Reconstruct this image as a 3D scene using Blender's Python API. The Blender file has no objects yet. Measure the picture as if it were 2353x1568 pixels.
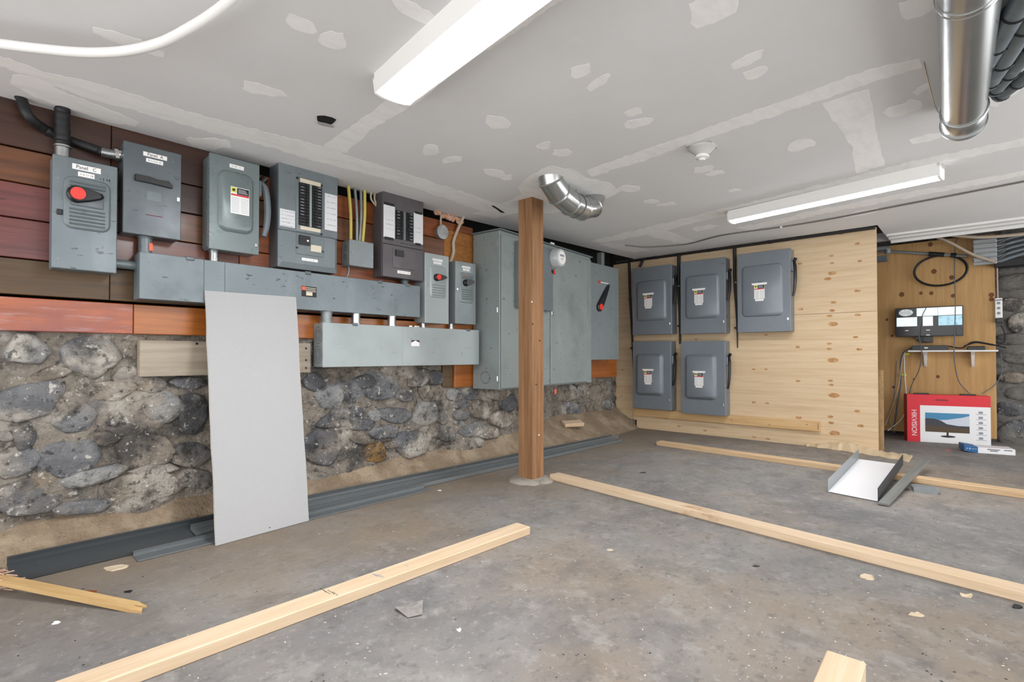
import bpy, bmesh, math, random
from mathutils import Vector, Matrix, noise
random.seed(11)
PI = math.pi
SC = bpy.context.scene
COL = SC.collection

# ------------------------------------------------------------------ camera
W_PX, H_PX, F_PX, CAM_H = 2353.0, 1568.0, 1180.0, 0.85
PITCH = math.radians(0.8)
YAW = math.atan((2250 - W_PX / 2) / F_PX)
FWD = Vector((math.cos(YAW) * math.cos(PITCH), math.sin(YAW) * math.cos(PITCH), math.sin(PITCH)))
RGT = Vector((math.sin(YAW), -math.cos(YAW), 0))
UPV = RGT.cross(FWD)
CX, CY = W_PX / 2, 817 - F_PX * math.tan(PITCH)
ORG = Vector((0, 0, CAM_H))
cd = bpy.data.cameras.new('camera')
cd.sensor_width = 36.0
cd.lens = F_PX / W_PX * 36.0
cd.shift_y = (CY - H_PX / 2) / W_PX
cd.clip_start = 0.02
cam = bpy.data.objects.new('camera', cd)
COL.objects.link(cam)
cam.matrix_world = Matrix(((RGT.x, UPV.x, -FWD.x, 0), (RGT.y, UPV.y, -FWD.y, 0), (RGT.z, UPV.z, -FWD.z, CAM_H), (0, 0, 0, 1)))
SC.camera = cam

# ------------------------------------------------------------------ world and exposure
wd = bpy.data.worlds.new('world')
SC.world = wd
wd.use_nodes = True
wd.node_tree.nodes['Background'].inputs[0].default_value = (1.0, 0.995, 0.99, 1)
wd.node_tree.nodes['Background'].inputs[1].default_value = 1.5
SC.view_settings.view_transform = 'Standard'
SC.view_settings.look = 'None'
SC.view_settings.gamma = 1.0
SC.view_settings.exposure = 1.02
SC.view_settings.use_curve_mapping = False
LAMP = 34.0          # emission of the tube-light lenses


# ------------------------------------------------------------------ survey helpers: a sight line met with a real plane of the room
def ray(px, py):
    return FWD * F_PX + RGT * (px - CX) - UPV * (py - CY)


def at(px, py, ax, v):
    d = ray(px, py)
    return ORG + d * ((v - ORG[ax]) / d[ax])


def zceil(x):
    return 1.915 + max(0.0, min(1.0, (x - 2.6) / 2.8)) * 0.06


def atc(px, py, drop=0.0):
    z = 1.92
    for _ in range(8):
        p = at(px, py, 2, z - drop)
        z = zceil(p.x)
    p.z = z - drop
    return p


def atv(px, py, A, u):
    """sight line met with an upright plane through A along the horizontal direction u -> (along u, z)"""
    n = Vector((-u.y, u.x, 0))
    d = ray(px, py)
    t = (Vector((A[0], A[1], 0)) - Vector((ORG.x, ORG.y, 0))).dot(n) / d.dot(n)
    p = ORG + d * t
    return (p - Vector((A[0], A[1], 0))).dot(u), p.z


# ------------------------------------------------------------------ materials
def lin(c):
    if isinstance(c, str):
        c = tuple(int(c[i:i + 2], 16) for i in (0, 2, 4))
    out = []
    for v in c[:3]:
        v = v / 255.0
        out.append(v / 12.92 if v <= 0.04045 else ((v + 0.055) / 1.055) ** 2.4)
    return (*out, 1.0)


MATS = {}


def mat(name, base, rough=0.5, metal=0.0, layers=(), bump=None, emit=None, alpha=None, spec=None, trans=None, rvar=None, coat=None, rnd=True):
    """layers: (colour, noise scale, lo, hi, stretch, strength[, kind]) laid one over another on the base colour"""
    if name in MATS:
        return MATS[name]
    m = bpy.data.materials.new(name)
    m.use_nodes = True
    nt = m.node_tree
    N, L = nt.nodes, nt.links
    b = N['Principled BSDF']
    b.inputs['Roughness'].default_value = rough
    b.inputs['Metallic'].default_value = metal
    if spec is not None:
        b.inputs['Specular IOR Level'].default_value = spec
    if coat:
        b.inputs['Coat Weight'].default_value = coat
        b.inputs['Coat Roughness'].default_value = 0.15
    if trans:
        b.inputs['Transmission Weight'].default_value = trans
    tc = N.new('ShaderNodeTexCoord')
    oi = N.new('ShaderNodeObjectInfo')
    off = N.new('ShaderNodeVectorMath')
    off.operation = 'MULTIPLY_ADD'
    cmb = N.new('ShaderNodeCombineXYZ')
    for k in range(3):
        L.new(oi.outputs['Random'], cmb.inputs[k])
    off.inputs[1].default_value = (37, 19, 53)
    L.new(cmb.outputs[0], off.inputs[0])
    L.new(tc.outputs['Object'], off.inputs[2])
    vec = off.outputs[0] if rnd else tc.outputs['Object']

    def coords(stretch):
        mp = N.new('ShaderNodeMapping')
        mp.inputs['Scale'].default_value = stretch
        L.new(vec, mp.inputs[0])
        return mp.outputs[0]

    def tex(scale, stretch, kind, detail=6):
        if kind == 'voro':
            t = N.new('ShaderNodeTexVoronoi')
            t.inputs['Scale'].default_value = scale
            L.new(coords(stretch), t.inputs['Vector'])
            return t.outputs['Distance']
        if kind == 'wave':
            t = N.new('ShaderNodeTexWave')
            t.bands_direction = 'Z'
            t.inputs['Scale'].default_value = scale
            t.inputs['Distortion'].default_value = 6
            t.inputs['Detail'].default_value = 3
            L.new(coords(stretch), t.inputs['Vector'])
            return t.outputs['Fac']
        t = N.new('ShaderNodeTexNoise')
        t.inputs['Scale'].default_value = scale
        t.inputs['Detail'].default_value = detail
        t.inputs['Roughness'].default_value = 0.6
        L.new(coords(stretch), t.inputs['Vector'])
        return t.outputs['Fac']

    cur = None
    base = lin(base)
    b.inputs['Base Color'].default_value = base
    for ly in layers:
        c, s, lo, hi, st, k = ly[:6]
        kind = ly[6] if len(ly) > 6 else 'noise'
        f = tex(s, st, kind)
        mr = N.new('ShaderNodeMapRange')
        mr.inputs['From Min'].default_value = lo
        mr.inputs['From Max'].default_value = hi
        mr.inputs['To Max'].default_value = k
        L.new(f, mr.inputs['Value'])
        mx = N.new('ShaderNodeMix')
        mx.data_type = 'RGBA'
        L.new(mr.outputs[0], mx.inputs['Factor'])
        if cur is None:
            mx.inputs['A'].default_value = base
        else:
            L.new(cur, mx.inputs['A'])
        mx.inputs['B'].default_value = lin(c)
        cur = mx.outputs['Result']
    if cur is not None:
        L.new(cur, b.inputs['Base Color'])
    if rvar:
        s, lo, hi, st = rvar
        mr = N.new('ShaderNodeMapRange')
        mr.inputs['To Min'].default_value = lo
        mr.inputs['To Max'].default_value = hi
        mr.inputs['From Min'].default_value = 0.3
        mr.inputs['From Max'].default_value = 0.7
        L.new(tex(s, st, 'noise'), mr.inputs['Value'])
        L.new(mr.outputs[0], b.inputs['Roughness'])
    if bump:
        s, strength, dist, st = bump[:4]
        bp = N.new('ShaderNodeBump')
        bp.inputs['Strength'].default_value = strength
        bp.inputs['Distance'].default_value = dist
        L.new(tex(s, st, bump[4] if len(bump) > 4 else 'noise', 8), bp.inputs['Height'])
        L.new(bp.outputs[0], b.inputs['Normal'])
    if emit:
        b.inputs['Emission Color'].default_value = lin(emit[0])
        b.inputs['Emission Strength'].default_value = emit[1]
    if alpha:
        b.inputs['Alpha'].default_value = alpha
    MATS[name] = m
    return m


U = (1, 1, 1)
GX = (0.06, 1, 1)


def paint(name, col, rough=0.45, worn=0.5, dark='2a2e30', light='b9c0c2'):
    return mat(name, col, rough, 0.15, [
        (light, 2.2, 0.45, 0.8, U, 0.12), (dark, 3.0, 0.50, 0.75, U, 0.35 * worn), (light, 5, 0.55, 0.75, (1, 1, 0.25), 0.15 * worn),
        (dark, 26, 0.64, 0.68, (0.6, 1, 1.6), 0.75 * worn), (dark, 70, 0.66, 0.70, (1, 1, 0.45), 0.6 * worn), (light, 60, 0.70, 0.73, (1, 1, 0.5), 0.6 * worn)],
        bump=(160, 0.06, 0.002, U), rvar=(6, rough - 0.12, rough + 0.12, U))


mat('concrete', (126, 123, 120), 0.85, 0, [
    ((146, 142, 137), 0.9, 0.42, 0.62, U, 0.85), ((106, 105, 106), 1.4, 0.44, 0.64, U, 0.85), ((128, 115, 101), 0.9, 0.46, 0.64, U, 0.8),
    ((86, 85, 85), 4.5, 0.50, 0.68, (1, 1.3, 1), 0.5), ((158, 155, 151), 9, 0.54, 0.70, (1.3, 1, 1), 0.45), ((84, 80, 77), 24, 0.54, 0.70, (1, 1.4, 1), 0.5), ((160, 156, 151), 34, 0.56, 0.70, (1.3, 1, 1), 0.45),
    ((196, 193, 188), 60, 0.66, 0.73, (1.8, 1, 1), 0.5), ((62, 58, 55), 80, 0.63, 0.71, (1, 1.8, 1), 0.5), ((205, 203, 199), 3.1, 0.69, 0.78, (3.5, 1, 1), 0.45)],
    bump=(42, 0.4, 0.008, U))
mat('dirt', (142, 124, 103), 0.95, 0, [
    ('b8a68e', 5, 0.45, 0.65, U, 0.7), ('7a6753', 11, 0.52, 0.7, U, 0.7), ('56473a', 50, 0.60, 0.7, (1, 2, 1), 0.8),
    ('d6c9b3', 80, 0.66, 0.74, U, 0.7)], bump=(50, 0.8, 0.02, U))
SMEAR = [((160, 150, 137), 2.3, 0.48, 0.60, U, 0.7), ((66, 65, 65), 2.7, 0.53, 0.63, U, 0.8), ((196, 190, 180), 4.6, 0.54, 0.66, U, 0.8),
         ((140, 118, 88), 5, 0.62, 0.74, U, 0.5), ((52, 50, 49), 15, 0.56, 0.66, U, 0.65), ((44, 42, 41), 36, 0.58, 0.66, U, 0.7), ((228, 223, 214), 24, 0.62, 0.70, U, 0.75), ((236, 232, 225), 60, 0.62, 0.70, U, 0.7)]
mat('mortar', (150, 141, 129), 0.95, 0, [((112, 108, 104), 9, 0.45, 0.62, U, 0.8)] + SMEAR, bump=(16, 1.0, 0.06, U), rnd=False)
for nm, c, d in (('stone_grey', (130, 131, 133), (100, 102, 106)), ('stone_dark', (106, 107, 110), (78, 79, 83)), ('stone_warm', (148, 138, 125), (116, 107, 97)), ('stone_ochre', (158, 126, 80), (122, 90, 50)), ('stone_pale', (162, 161, 158), (126, 128, 131))):
    mat(nm, c, 0.92, 0, [(d, 6, 0.42, 0.6, (1, 1, 1.6), 0.8)] + SMEAR, bump=(13, 1.0, 0.06, U), rnd=False)
mat('stone_drab', '6c6a66', 0.95, 0, [('8f8b84', 5, 0.5, 0.7, U, 0.7), ('3c3a37', 8, 0.52, 0.68, (1, 1, 2), 0.8)], bump=(16, 0.8, 0.03, U))  # darker grey-brown stone for the far wall
mat('drywall', 'e0e1e2', 0.9, 0, [('d8d9da', 2.2, 0.4, 0.7, U, 0.6), ('e5e6e7', 40, 0.5, 0.8, U, 0.3)], bump=(220, 0.05, 0.001, U))
mat('joint_compound', 'f4f4f3', 0.85, 0, [('ebebea', 7, 0.45, 0.65, (1, 3, 1), 0.8), ('f9f9f8', 15, 0.55, 0.7, U, 0.6)], bump=(40, 0.15, 0.002, U))
mat('drywall_paper', (166, 166, 167), 0.8, 0, [('a6a7a8', 3, 0.4, 0.7, U, 0.6), ('b4b5b6', 90, 0.5, 0.8, U, 0.3)])
mat('gypsum', 'c9c8c5', 0.95, 0, [('a5a4a1', 60, 0.55, 0.7, U, 0.7)], bump=(90, 0.5, 0.004, U))
mat('plaster_wall', 'c2c1bd', 0.9, 0, [('b2b0ab', 2, 0.4, 0.7, U, 0.7)])


def wood(name, col, grain, knot=None, rough=0.6, st=GX, spots='e8e0d0', spot=0.0, coat=None):
    ly = [(grain, 34, 0.42, 0.68, st, 0.75), (grain, 9, 0.5, 0.75, (st[0] * 2.5, st[1], st[2]), 0.5), (grain, 120, 0.55, 0.7, (st[0] * 0.5, st[1], st[2]), 0.5)]
    if knot:
        ly.append((knot, 2.6, 0.68, 0.76, (0.7, 1.6, 1.6), 0.9))
    if spot:
        ly.append((spots, 30, 0.735, 0.75, U, spot))
        ly.append(('1c1410', 26, 0.72, 0.74, (0.4, 1, 1), 0.7))
    return mat(name, col, rough, 0, ly, bump=(34, 0.25, 0.003, st), coat=coat)


wood('pine', (208, 180, 144), (184, 149, 109), (150, 104, 62))
wood('pine_pale', (214, 191, 162), (193, 165, 131), (150, 104, 62))
wood('pine_end', 'b58d60', '9c7448')
wood('post_wood', '97704d', '6f4b2f', '54361f', 0.8, (1, 1, 0.05))
wood('plank_umber', '45291d', '28160f', '1a0f0a', 0.4, spot=0.9, coat=0.15)
wood('plank_brown', '6e4122', '452513', '24130a', 0.4, spot=0.9, coat=0.15)
wood('plank_maroon', '713a36', '4a2022', '9a6c64', 0.35, spot=0.9, coat=0.3)
wood('plank_olive', '5c4528', '3b2a17', '24180d', 0.5, spot=0.6)
wood('plank_amber', '8a4717', '5e2c0f', '351708', 0.38, spot=0.7, coat=0.2)
wood('plank_orange', (170, 98, 34), (130, 68, 22), (92, 44, 15), 0.33, spot=0.6, coat=0.25)
wood('plank_weathered', (172, 161, 145), (138, 125, 110), (98, 86, 75), 0.85)
wood('osb', 'a86f34', '7a4c22', 'c99450', 0.7, (0.6, 1, 1))
wood('plywood', (212, 189, 156), (193, 164, 127), None, 0.65, (1, 0.05, 1))
wood('plywood_alcove', 'c19a66', 'ab824d', None, 0.65, (1, 1, 0.06))
wood('ply_edge', 'a98a5f', '8a6d47')
mat('kraft_paper', 'c9b596', 0.9, 0, [('b79f7d', 9, 0.45, 0.65, U, 0.6)], bump=(25, 0.2, 0.004, U))
wood('chip_wood', 'd6c6ac', 'b39c7c')

paint('paint_slate', '6b7579', 0.42, 0.55)
paint('paint_slate_dark', '565e63', 0.4, 0.5)
paint('paint_worn', '707b80', 0.5, 1.0)
paint('paint_green_grey', '6f7b7c', 0.32, 0.3)
paint('paint_pale', '9ba4a5', 0.45, 0.35)
paint('paint_mid', '7f888a', 0.4, 0.4)
paint('paint_plum', '544f53', 0.4, 0.45)
paint('paint_cabinet', '87908f', 0.5, 0.75)
paint('paint_switch', '757d85', 0.38, 0.18)
mat('galvanised', 'b9bcbc', 0.28, 0.9, [('8f9393', 7, 0.4, 0.65, U, 0.6), ('d6d8d8', 16, 0.55, 0.7, U, 0.5)], bump=(12, 0.08, 0.003, U), rvar=(9, 0.18, 0.42, U))
mat('steel_dark', (84, 89, 92), 0.45, 0.35, [((62, 66, 69), 5, 0.45, 0.7, GX, 0.6), ((120, 125, 128), 20, 0.62, 0.75, U, 0.4)])
mat('steel_stud', '7d8284', 0.42, 0.45, [('60666a', 5, 0.45, 0.7, GX, 0.5), ('a3a8a9', 20, 0.6, 0.75, U, 0.4)])
mat('duct_steel', 'b4b7b7', 0.27, 0.92, [('a2a5a5', 3, 0.45, 0.65, U, 0.5)], bump=(6, 0.04, 0.003, U))
mat('conduit_grey', '8d9395', 0.45, 0.4, [('6b7173', 8, 0.5, 0.7, U, 0.5)])
mat('conduit_dark', '6f787e', 0.5, 0.2, [('4c5459', 6, 0.5, 0.7, U, 0.6), ('a4adb2', 14, 0.6, 0.75, U, 0.5)])
mat('black_plastic', '15161a', 0.35)
mat('black_rubber', '131316', 0.55, 0, [('2d2f33', 40, 0.55, 0.7, U, 0.6)])
mat('dark_gap', '0c0a09', 0.95)
mat('red_plastic', 'e2392f', 0.35)
mat('orange_tag', 'e8603c', 0.5)
mat('white_label', 'eeeeec', 0.6)
mat('paper', 'd8dadd', 0.8, 0, [('c2c5ca', 6, 0.5, 0.7, U, 0.4)])
mat('cream_strip', 'd3c9b4', 0.7)
mat('ink', '2a2b30', 0.7)
mat('ink_soft', '8b8f98', 0.8)
mat('label_red', 'cf3b3f', 0.6)
mat('label_black', '1a1b1c', 0.6)
mat('label_yellow', 'd2d04a', 0.6)
mat('label_text', 'b4b9c2', 0.7)
mat('chrome', 'd5d6d6', 0.2, 0.95)
mat('breaker_black', '1d1e20', 0.4)
mat('breaker_toggle', '3a3b3d', 0.4)
mat('yellow_cable', 'c9b85a', 0.5)
mat('beige_cable', 'b9ab98', 0.55)
mat('grey_cable', '5c6470', 0.5)
mat('blue_grey_cable', '4b5668', 0.5)
mat('white_plastic', 'e6e6e4', 0.45)
mat('white_pipe', 'e9e9e7', 0.4)
mat('green_tape', 'c9d92e', 0.5)
mat('lamp_lens', 'ffffff', 0.4, 0, emit=('fbfcff', LAMP))
mat('lamp_body', 'ececea', 0.45)
mat('lamp_diffuser_end', 'f4f4f2', 0.5)
mat('foam', 'd3a58a', 0.95, 0, [('f0d8c8', 20, 0.5, 0.7, U, 0.8)], bump=(40, 0.9, 0.02, U))
mat('box_red', 'cf1428', 0.45)
mat('box_white', 'e3e3e5', 0.5)
mat('print_sky', '3c80aa', 0.5)
mat('print_cloud', 'c3cad6', 0.5)
mat('print_hill', '34343c', 0.5)
mat('print_field', '4a3a22', 0.5)
mat('print_black', '202024', 0.5)
mat('print_blue', '1f5c92', 0.5)
mat('screen_black', '161414', 0.25)
mat('screen_view', 'c8d6d8', 0.4, 0, [('8e9ca2', 30, 0.5, 0.65, U, 0.8)], emit=('c4d4d6', 0.55))
mat('screen_view_blue', '8fb6c6', 0.4, 0, [('2f6c90', 24, 0.5, 0.6, U, 0.9)], emit=('9fc2cf', 0.4))
mat('screen_globe', '9fa3a6', 0.4, 0, [('e2e4e6', 40, 0.5, 0.62, U, 0.9)], emit=('a9adb0', 0.3))
mat('meter_glass', 'e8eaea', 0.08, 0, trans=0.35)
mat('clear_wrap', 'a9adb0', 0.12, 0.3)
mat('clear_plastic', 'dfe3e6', 0.15, 0, trans=0.5)

# earth trodden onto the concrete along the dirt bank
fm = MATS['concrete']
nt_ = fm.node_tree
pb_ = nt_.nodes['Principled BSDF']
src_ = pb_.inputs['Base Color'].links[0].from_socket
tc_ = nt_.nodes.new('ShaderNodeTexCoord')
sp_ = nt_.nodes.new('ShaderNodeSeparateXYZ')
nt_.links.new(tc_.outputs['Object'], sp_.inputs[0])
nz_ = nt_.nodes.new('ShaderNodeTexNoise')
nz_.inputs['Scale'].default_value = 2.2
nz_.inputs['Detail'].default_value = 7
nt_.links.new(tc_.outputs['Object'], nz_.inputs['Vector'])
ad_ = nt_.nodes.new('ShaderNodeMath')
ad_.operation = 'MULTIPLY_ADD'
ad_.inputs[1].default_value = 2.6
nt_.links.new(nz_.outputs['Fac'], ad_.inputs[0])
nt_.links.new(sp_.outputs['Y'], ad_.inputs[2])
mr_ = nt_.nodes.new('ShaderNodeMapRange')
mr_.inputs['From Min'].default_value = 3.05
mr_.inputs['From Max'].default_value = 4.1
mr_.inputs['To Max'].default_value = 0.7
nt_.links.new(ad_.outputs[0], mr_.inputs['Value'])
mx_ = nt_.nodes.new('ShaderNodeMix')
mx_.data_type = 'RGBA'
nt_.links.new(mr_.outputs[0], mx_.inputs['Factor'])
nt_.links.new(src_, mx_.inputs['A'])
mx_.inputs['B'].default_value = lin('80715e')
nt_.links.new(mx_.outputs['Result'], pb_.inputs['Base Color'])

# ------------------------------------------------------------------ shapes
def B():
    return bmesh.new()


def bx(bm, x0, x1, y0, y1, z0, z1, bev=0.0, seg=1):
    vs = [bm.verts.new((x, y, z)) for z in (z0, z1) for y in (y0, y1) for x in (x0, x1)]
    fs = [bm.faces.new([vs[i] for i in q]) for q in ((0, 2, 3, 1), (4, 5, 7, 6), (0, 1, 5, 4), (2, 6, 7, 3), (0, 4, 6, 2), (1, 3, 7, 5))]
    if bev:
        es = list({e for f in fs for e in f.edges})
        bmesh.ops.bevel(bm, geom=es, offset=bev, segments=seg, affect='EDGES', profile=0.5)
    return bm


def hexa(bm, p, bev=0.0):
    """box from eight corners: bottom four in order, then top four"""
    vs = [bm.verts.new(q) for q in p]
    fs = [bm.faces.new([vs[i] for i in q]) for q in ((3, 2, 1, 0), (4, 5, 6, 7), (0, 1, 5, 4), (1, 2, 6, 5), (2, 3, 7, 6), (3, 0, 4, 7))]
    if bev:
        bmesh.ops.bevel(bm, geom=list({e for f in fs for e in f.edges}), offset=bev, segments=1, affect='EDGES')
    return bm


def loft(bm, rings, cap0=True, cap1=True):
    R = [[bm.verts.new(p) for p in r] for r in rings]
    n = len(R[0])
    for a, b in zip(R[:-1], R[1:]):
        for i in range(n):
            j = (i + 1) % n
            bm.faces.new((a[i], a[j], b[j], b[i]))
    if cap0:
        bm.faces.new(R[0][::-1])
    if cap1:
        bm.faces.new(R[-1])
    bmesh.ops.recalc_face_normals(bm, faces=bm.faces)
    return bm


def rrect(x0, x1, z0, z1, r, n=5):
    out = []
    for cx, cz, a0 in ((x1 - r, z1 - r, 0), (x0 + r, z1 - r, 90), (x0 + r, z0 + r, 180), (x1 - r, z0 + r, 270)):
        for k in range(n + 1):
            a = math.radians(a0 + 90 * k / n)
            out.append((cx + r * math.cos(a), cz + r * math.sin(a)))
    return out


def emboss(bm, x0, x1, z0, z1, r, y, h, slope=0.012):
    """raised pan on a front face at y, standing h towards the viewer"""
    def ring(i, yy):
        rr = max(r - i, 0.002)
        return [(a, yy, c) for a, c in rrect(x0 + i, x1 - i, z0 + i, z1 - i, rr)]
    loft(bm, [ring(0, y + 0.001), ring(0.001, y - 0.001), ring(slope * 0.55, y - h * 0.8), ring(slope, y - h)], cap0=False)


def slab(bm, pts, y0, y1):
    """flat outline in x, z between two y planes"""
    loft(bm, [[(a, y0, c) for a, c in pts], [(a, y1, c) for a, c in pts]])


def tube(bm, pts, r, n=8, caps=True):
    pts = [Vector(p) for p in pts]
    rad = r if isinstance(r, (list, tuple)) else [r] * len(pts)
    t0 = (pts[1] - pts[0]).normalized()
    ref = Vector((0, 0, 1)) if abs(t0.z) < 0.9 else Vector((1, 0, 0))
    nrm = t0.cross(ref).normalized()
    rings = []
    for i, p in enumerate(pts):
        if i == 0:
            t = pts[1] - pts[0]
        elif i == len(pts) - 1:
            t = pts[-1] - pts[-2]
        else:
            t = (pts[i + 1] - p).normalized() + (p - pts[i - 1]).normalized()
        t = t.normalized()
        nrm = (nrm - t * nrm.dot(t)).normalized()
        bn = t.cross(nrm)
        rings.append([p + (nrm * math.cos(2 * PI * k / n) + bn * math.sin(2 * PI * k / n)) * rad[i] for k in range(n)])
    return loft(bm, rings, caps, caps)


def cyl(bm, a, b, r, n=16):
    return tube(bm, [a, b], r, n)


def smoothline(pts, sub=6):
    pts = [Vector(p) for p in pts]
    P = [pts[0] * 2 - pts[1]] + pts + [pts[-1] * 2 - pts[-2]]
    out = []
    for i in range(1, len(P) - 2):
        for k in range(sub):
            t = k / sub
            a, b, c, d = P[i - 1], P[i], P[i + 1], P[i + 2]
            out.append(0.5 * ((2 * b) + (c - a) * t + (2 * a - 5 * b + 4 * c - d) * t * t + (3 * b - a - 3 * c + d) * t ** 3))
    out.append(pts[-1])
    return out


def obj(name, bm, m, parent=None, smooth=True, ang=35):
    me = bpy.data.meshes.new(name)
    bm.to_mesh(me)
    bm.free()
    me.materials.append(MATS[m] if isinstance(m, str) else m)
    if smooth:
        for p in me.polygons:
            p.use_smooth = True
        me.set_sharp_from_angle(angle=math.radians(ang))
    o = bpy.data.objects.new(name, me)
    COL.objects.link(o)
    if parent:
        o.parent = parent
    return o


def tag(o, label, cat, group=None):
    o['label'] = label
    o['category'] = cat
    if group:
        o['group'] = group
    return o


def thing(name, label, cat, loc=(0, 0, 0), rotz=0.0, group=None):
    o = bpy.data.objects.new(name, None)
    COL.objects.link(o)
    o.empty_display_size = 0.1
    o.location = loc
    o.rotation_euler = (0, 0, rotz)
    return tag(o, label, cat, group)


def struct(o):
    o['kind'] = 'structure'
    return o


def rehome(bm, o):
    """mesh drawn in room coordinates -> origin o"""
    bmesh.ops.translate(bm, verts=bm.verts, vec=-Vector(o))
    return bm


def solo(name, bm, m, label, cat, origin, group=None, smooth=True):
    o = obj(name, rehome(bm, origin), m, None, smooth)
    o.location = origin
    return tag(o, label, cat, group)


def lettering(txt, size, m, parent, loc, rot=(PI / 2, 0, 0), sx=1.0):
    cu = bpy.data.curves.new('lettering', 'FONT')
    cu.body = txt
    cu.size = size
    cu.align_x = 'CENTER'
    cu.align_y = 'CENTER'
    cu.extrude = 0.0004
    t = bpy.data.objects.new('lettering_source', cu)
    COL.objects.link(t)
    dg = bpy.context.evaluated_depsgraph_get()
    me = bpy.data.meshes.new_from_object(t.evaluated_get(dg))
    bpy.data.objects.remove(t)
    bpy.data.curves.remove(cu)
    me.materials.clear()
    me.materials.append(MATS[m])
    o = bpy.data.objects.new('lettering', me)
    COL.objects.link(o)
    o.parent = parent
    o.location = loc
    o.rotation_euler = rot
    o.scale = (sx, 1, 1)
    return o


# ================================================================== THE SETTING
bm = B()
bx(bm, -1.6, 8.2, -2.2, 3.8, -0.12, 0.0)
floor = struct(obj('floor', bm, 'concrete', None, False))

# ceiling: drywall, dipping a little towards the near side, cut short at the partition and at the alcove
bm = B()


def ceil_strip(xs, y0, y1):
    t = 0.013
    rows = []
    for x in xs:
        z = zceil(x)
        rows.append([bm.verts.new(p) for p in ((x, y0, z), (x, y1, z), (x, y1, z + t), (x, y0, z + t))])
    for a, b in zip(rows[:-1], rows[1:]):
        for i in range(4):
            j = (i + 1) % 4
            bm.faces.new((a[i], b[i], b[j], a[j]))
    bm.faces.new(rows[0])
    bm.faces.new(rows[-1][::-1])


ceil_strip([-1.6, 0, 1.0, 2.6, 3.5, 4.5, 5.39], 0.64, 2.965)
ceil_strip([-1.6, 0, 1.0, 2.6, 3.5, 4.5, 5.4, 6.2], -2.2, 0.64)
bmesh.ops.recalc_face_normals(bm, faces=bm.faces)
ceiling = struct(obj('ceiling', bm, 'drywall', None, False))
bm = B()
bx(bm, -1.6, 8.2, -2.2, 3.8, 2.3, 2.36)
deck = struct(obj('ceiling', bm, 'plank_umber', None, False))
for k in range(3):
    bm = B()
    bx(bm, 6.28 + k * 0.36, 6.32 + k * 0.36, -3.3, 3.2, 2.06, 2.3)
    obj('joist', bm, 'plank_umber', deck, False)


PATCH = [0]


def ceil_patch(pts, name='joint_compound', m='joint_compound', jag=3.0, h=0.0004, parent=None):
    """skim of filler on the ceiling: ragged outline, a millimetre or two proud"""
    ring = []
    PATCH[0] += 1
    h += 0.00001 * PATCH[0]
    n = len(pts)
    for i in range(n):
        a, b = Vector((*pts[i], 0)), Vector((*pts[(i + 1) % n], 0))
        k = max(1, int((b - a).length / 11))
        for s in range(k):
            p = a.lerp(b, s / k)
            ring.append((p.x + random.uniform(-jag, jag), p.y + random.uniform(-jag, jag) * 0.6))
    bm2 = B()
    f = bm2.faces.new([bm2.verts.new(atc(x, y)) for x, y in ring])
    bmesh.ops.bisect_plane(bm2, geom=bm2.verts[:] + bm2.edges[:] + bm2.faces[:], plane_co=(2.6, 0, 0), plane_no=(1, 0, 0))
    for v in bm2.verts:
        v.co.z = zceil(v.co.x) - h
    ex = bmesh.ops.extrude_face_region(bm2, geom=bm2.faces[:])
    for v in [g for g in ex['geom'] if isinstance(g, bmesh.types.BMVert)]:
        v.co.z += h + 0.0005
    bmesh.ops.recalc_face_normals(bm2, faces=bm2.faces)
    return obj(name, bm2, m, parent or ceiling, False)


def blob(cx, cy, w, h, ang=0, k=11, jit=0.16):
    a = math.radians(ang)
    out = []
    for i in range(k):
        t = 2 * PI * i / k
        r = 1 + random.uniform(-jit, jit)
        s = lambda v: math.copysign(abs(v) ** 0.7, v)
        x, y = s(math.cos(t)) * w / 2 * r, s(math.sin(t)) * h / 2 * r
        out.append((cx + x * math.cos(a) - y * math.sin(a), cy + x * math.sin(a) + y * math.cos(a)))
    return out


for poly in (
    [(-60, 105), (0, 128), (100, 165), (215, 190), (300, 215), (450, 262), (600, 300), (735, 336), (900, 388), (1060, 440), (1150, 470),
     (1120, 490), (1040, 462), (900, 415), (740, 374), (600, 333), (450, 295), (300, 252), (200, 226), (110, 192), (0, 152), (-60, 128)],
    [(735, 340), (830, 275), (890, 228), (940, 230), (1100, 112), (1240, 4), (1262, -20), (1320, -20), (1180, 76), (1050, 160), (960, 236), (850, 300), (795, 350), (765, 354)],
    [(1345, 392), (1450, 355), (1600, 302), (1800, 232), (2000, 158), (2110, 136), (2120, 155), (2010, 187), (1900, 226), (1750, 277), (1600, 325), (1470, 372), (1360, 406)],
    [(1888, 240), (1995, 204), (2006, 250), (2016, 320), (2036, 380), (1968, 398), (1958, 340), (1922, 285)],
    [(1360, 553), (1500, 520), (1700, 470), (1900, 421), (2100, 370), (2360, 316), (2360, 334), (2100, 388), (1900, 437), (1750, 476), (1500, 536), (1385, 560)],
    [(1475, 531), (1512, 523), (1545, 536), (1604, 556), (1570, 562), (1505, 546)],
    [(1378, 560), (1440, 562), (1492, 576), (1455, 582), (1402, 570)],
    [(1690, 525), (1900, 478), (2100, 440), (2353, 392), (2353, 404), (2100, 452), (1900, 490), (1720, 530)],
    [(28, 172), (80, 176), (112, 196), (160, 216), (235, 246), (322, 280), (312, 291), (250, 281), (200, 262), (120, 240), (60, 215), (24, 192)],
    [(425, 316), (470, 318), (522, 321), (526, 334), (492, 345), (440, 336)],
    [(1085, 492), (1150, 472), (1196, 450), (1190, 430), (1215, 405), (1265, 381), (1320, 390), (1348, 408), (1402, 422), (1424, 440), (1396, 456),
     (1330, 470), (1290, 486), (1250, 492), (1200, 486), (1140, 502)],
):
    ceil_patch(poly)
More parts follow.
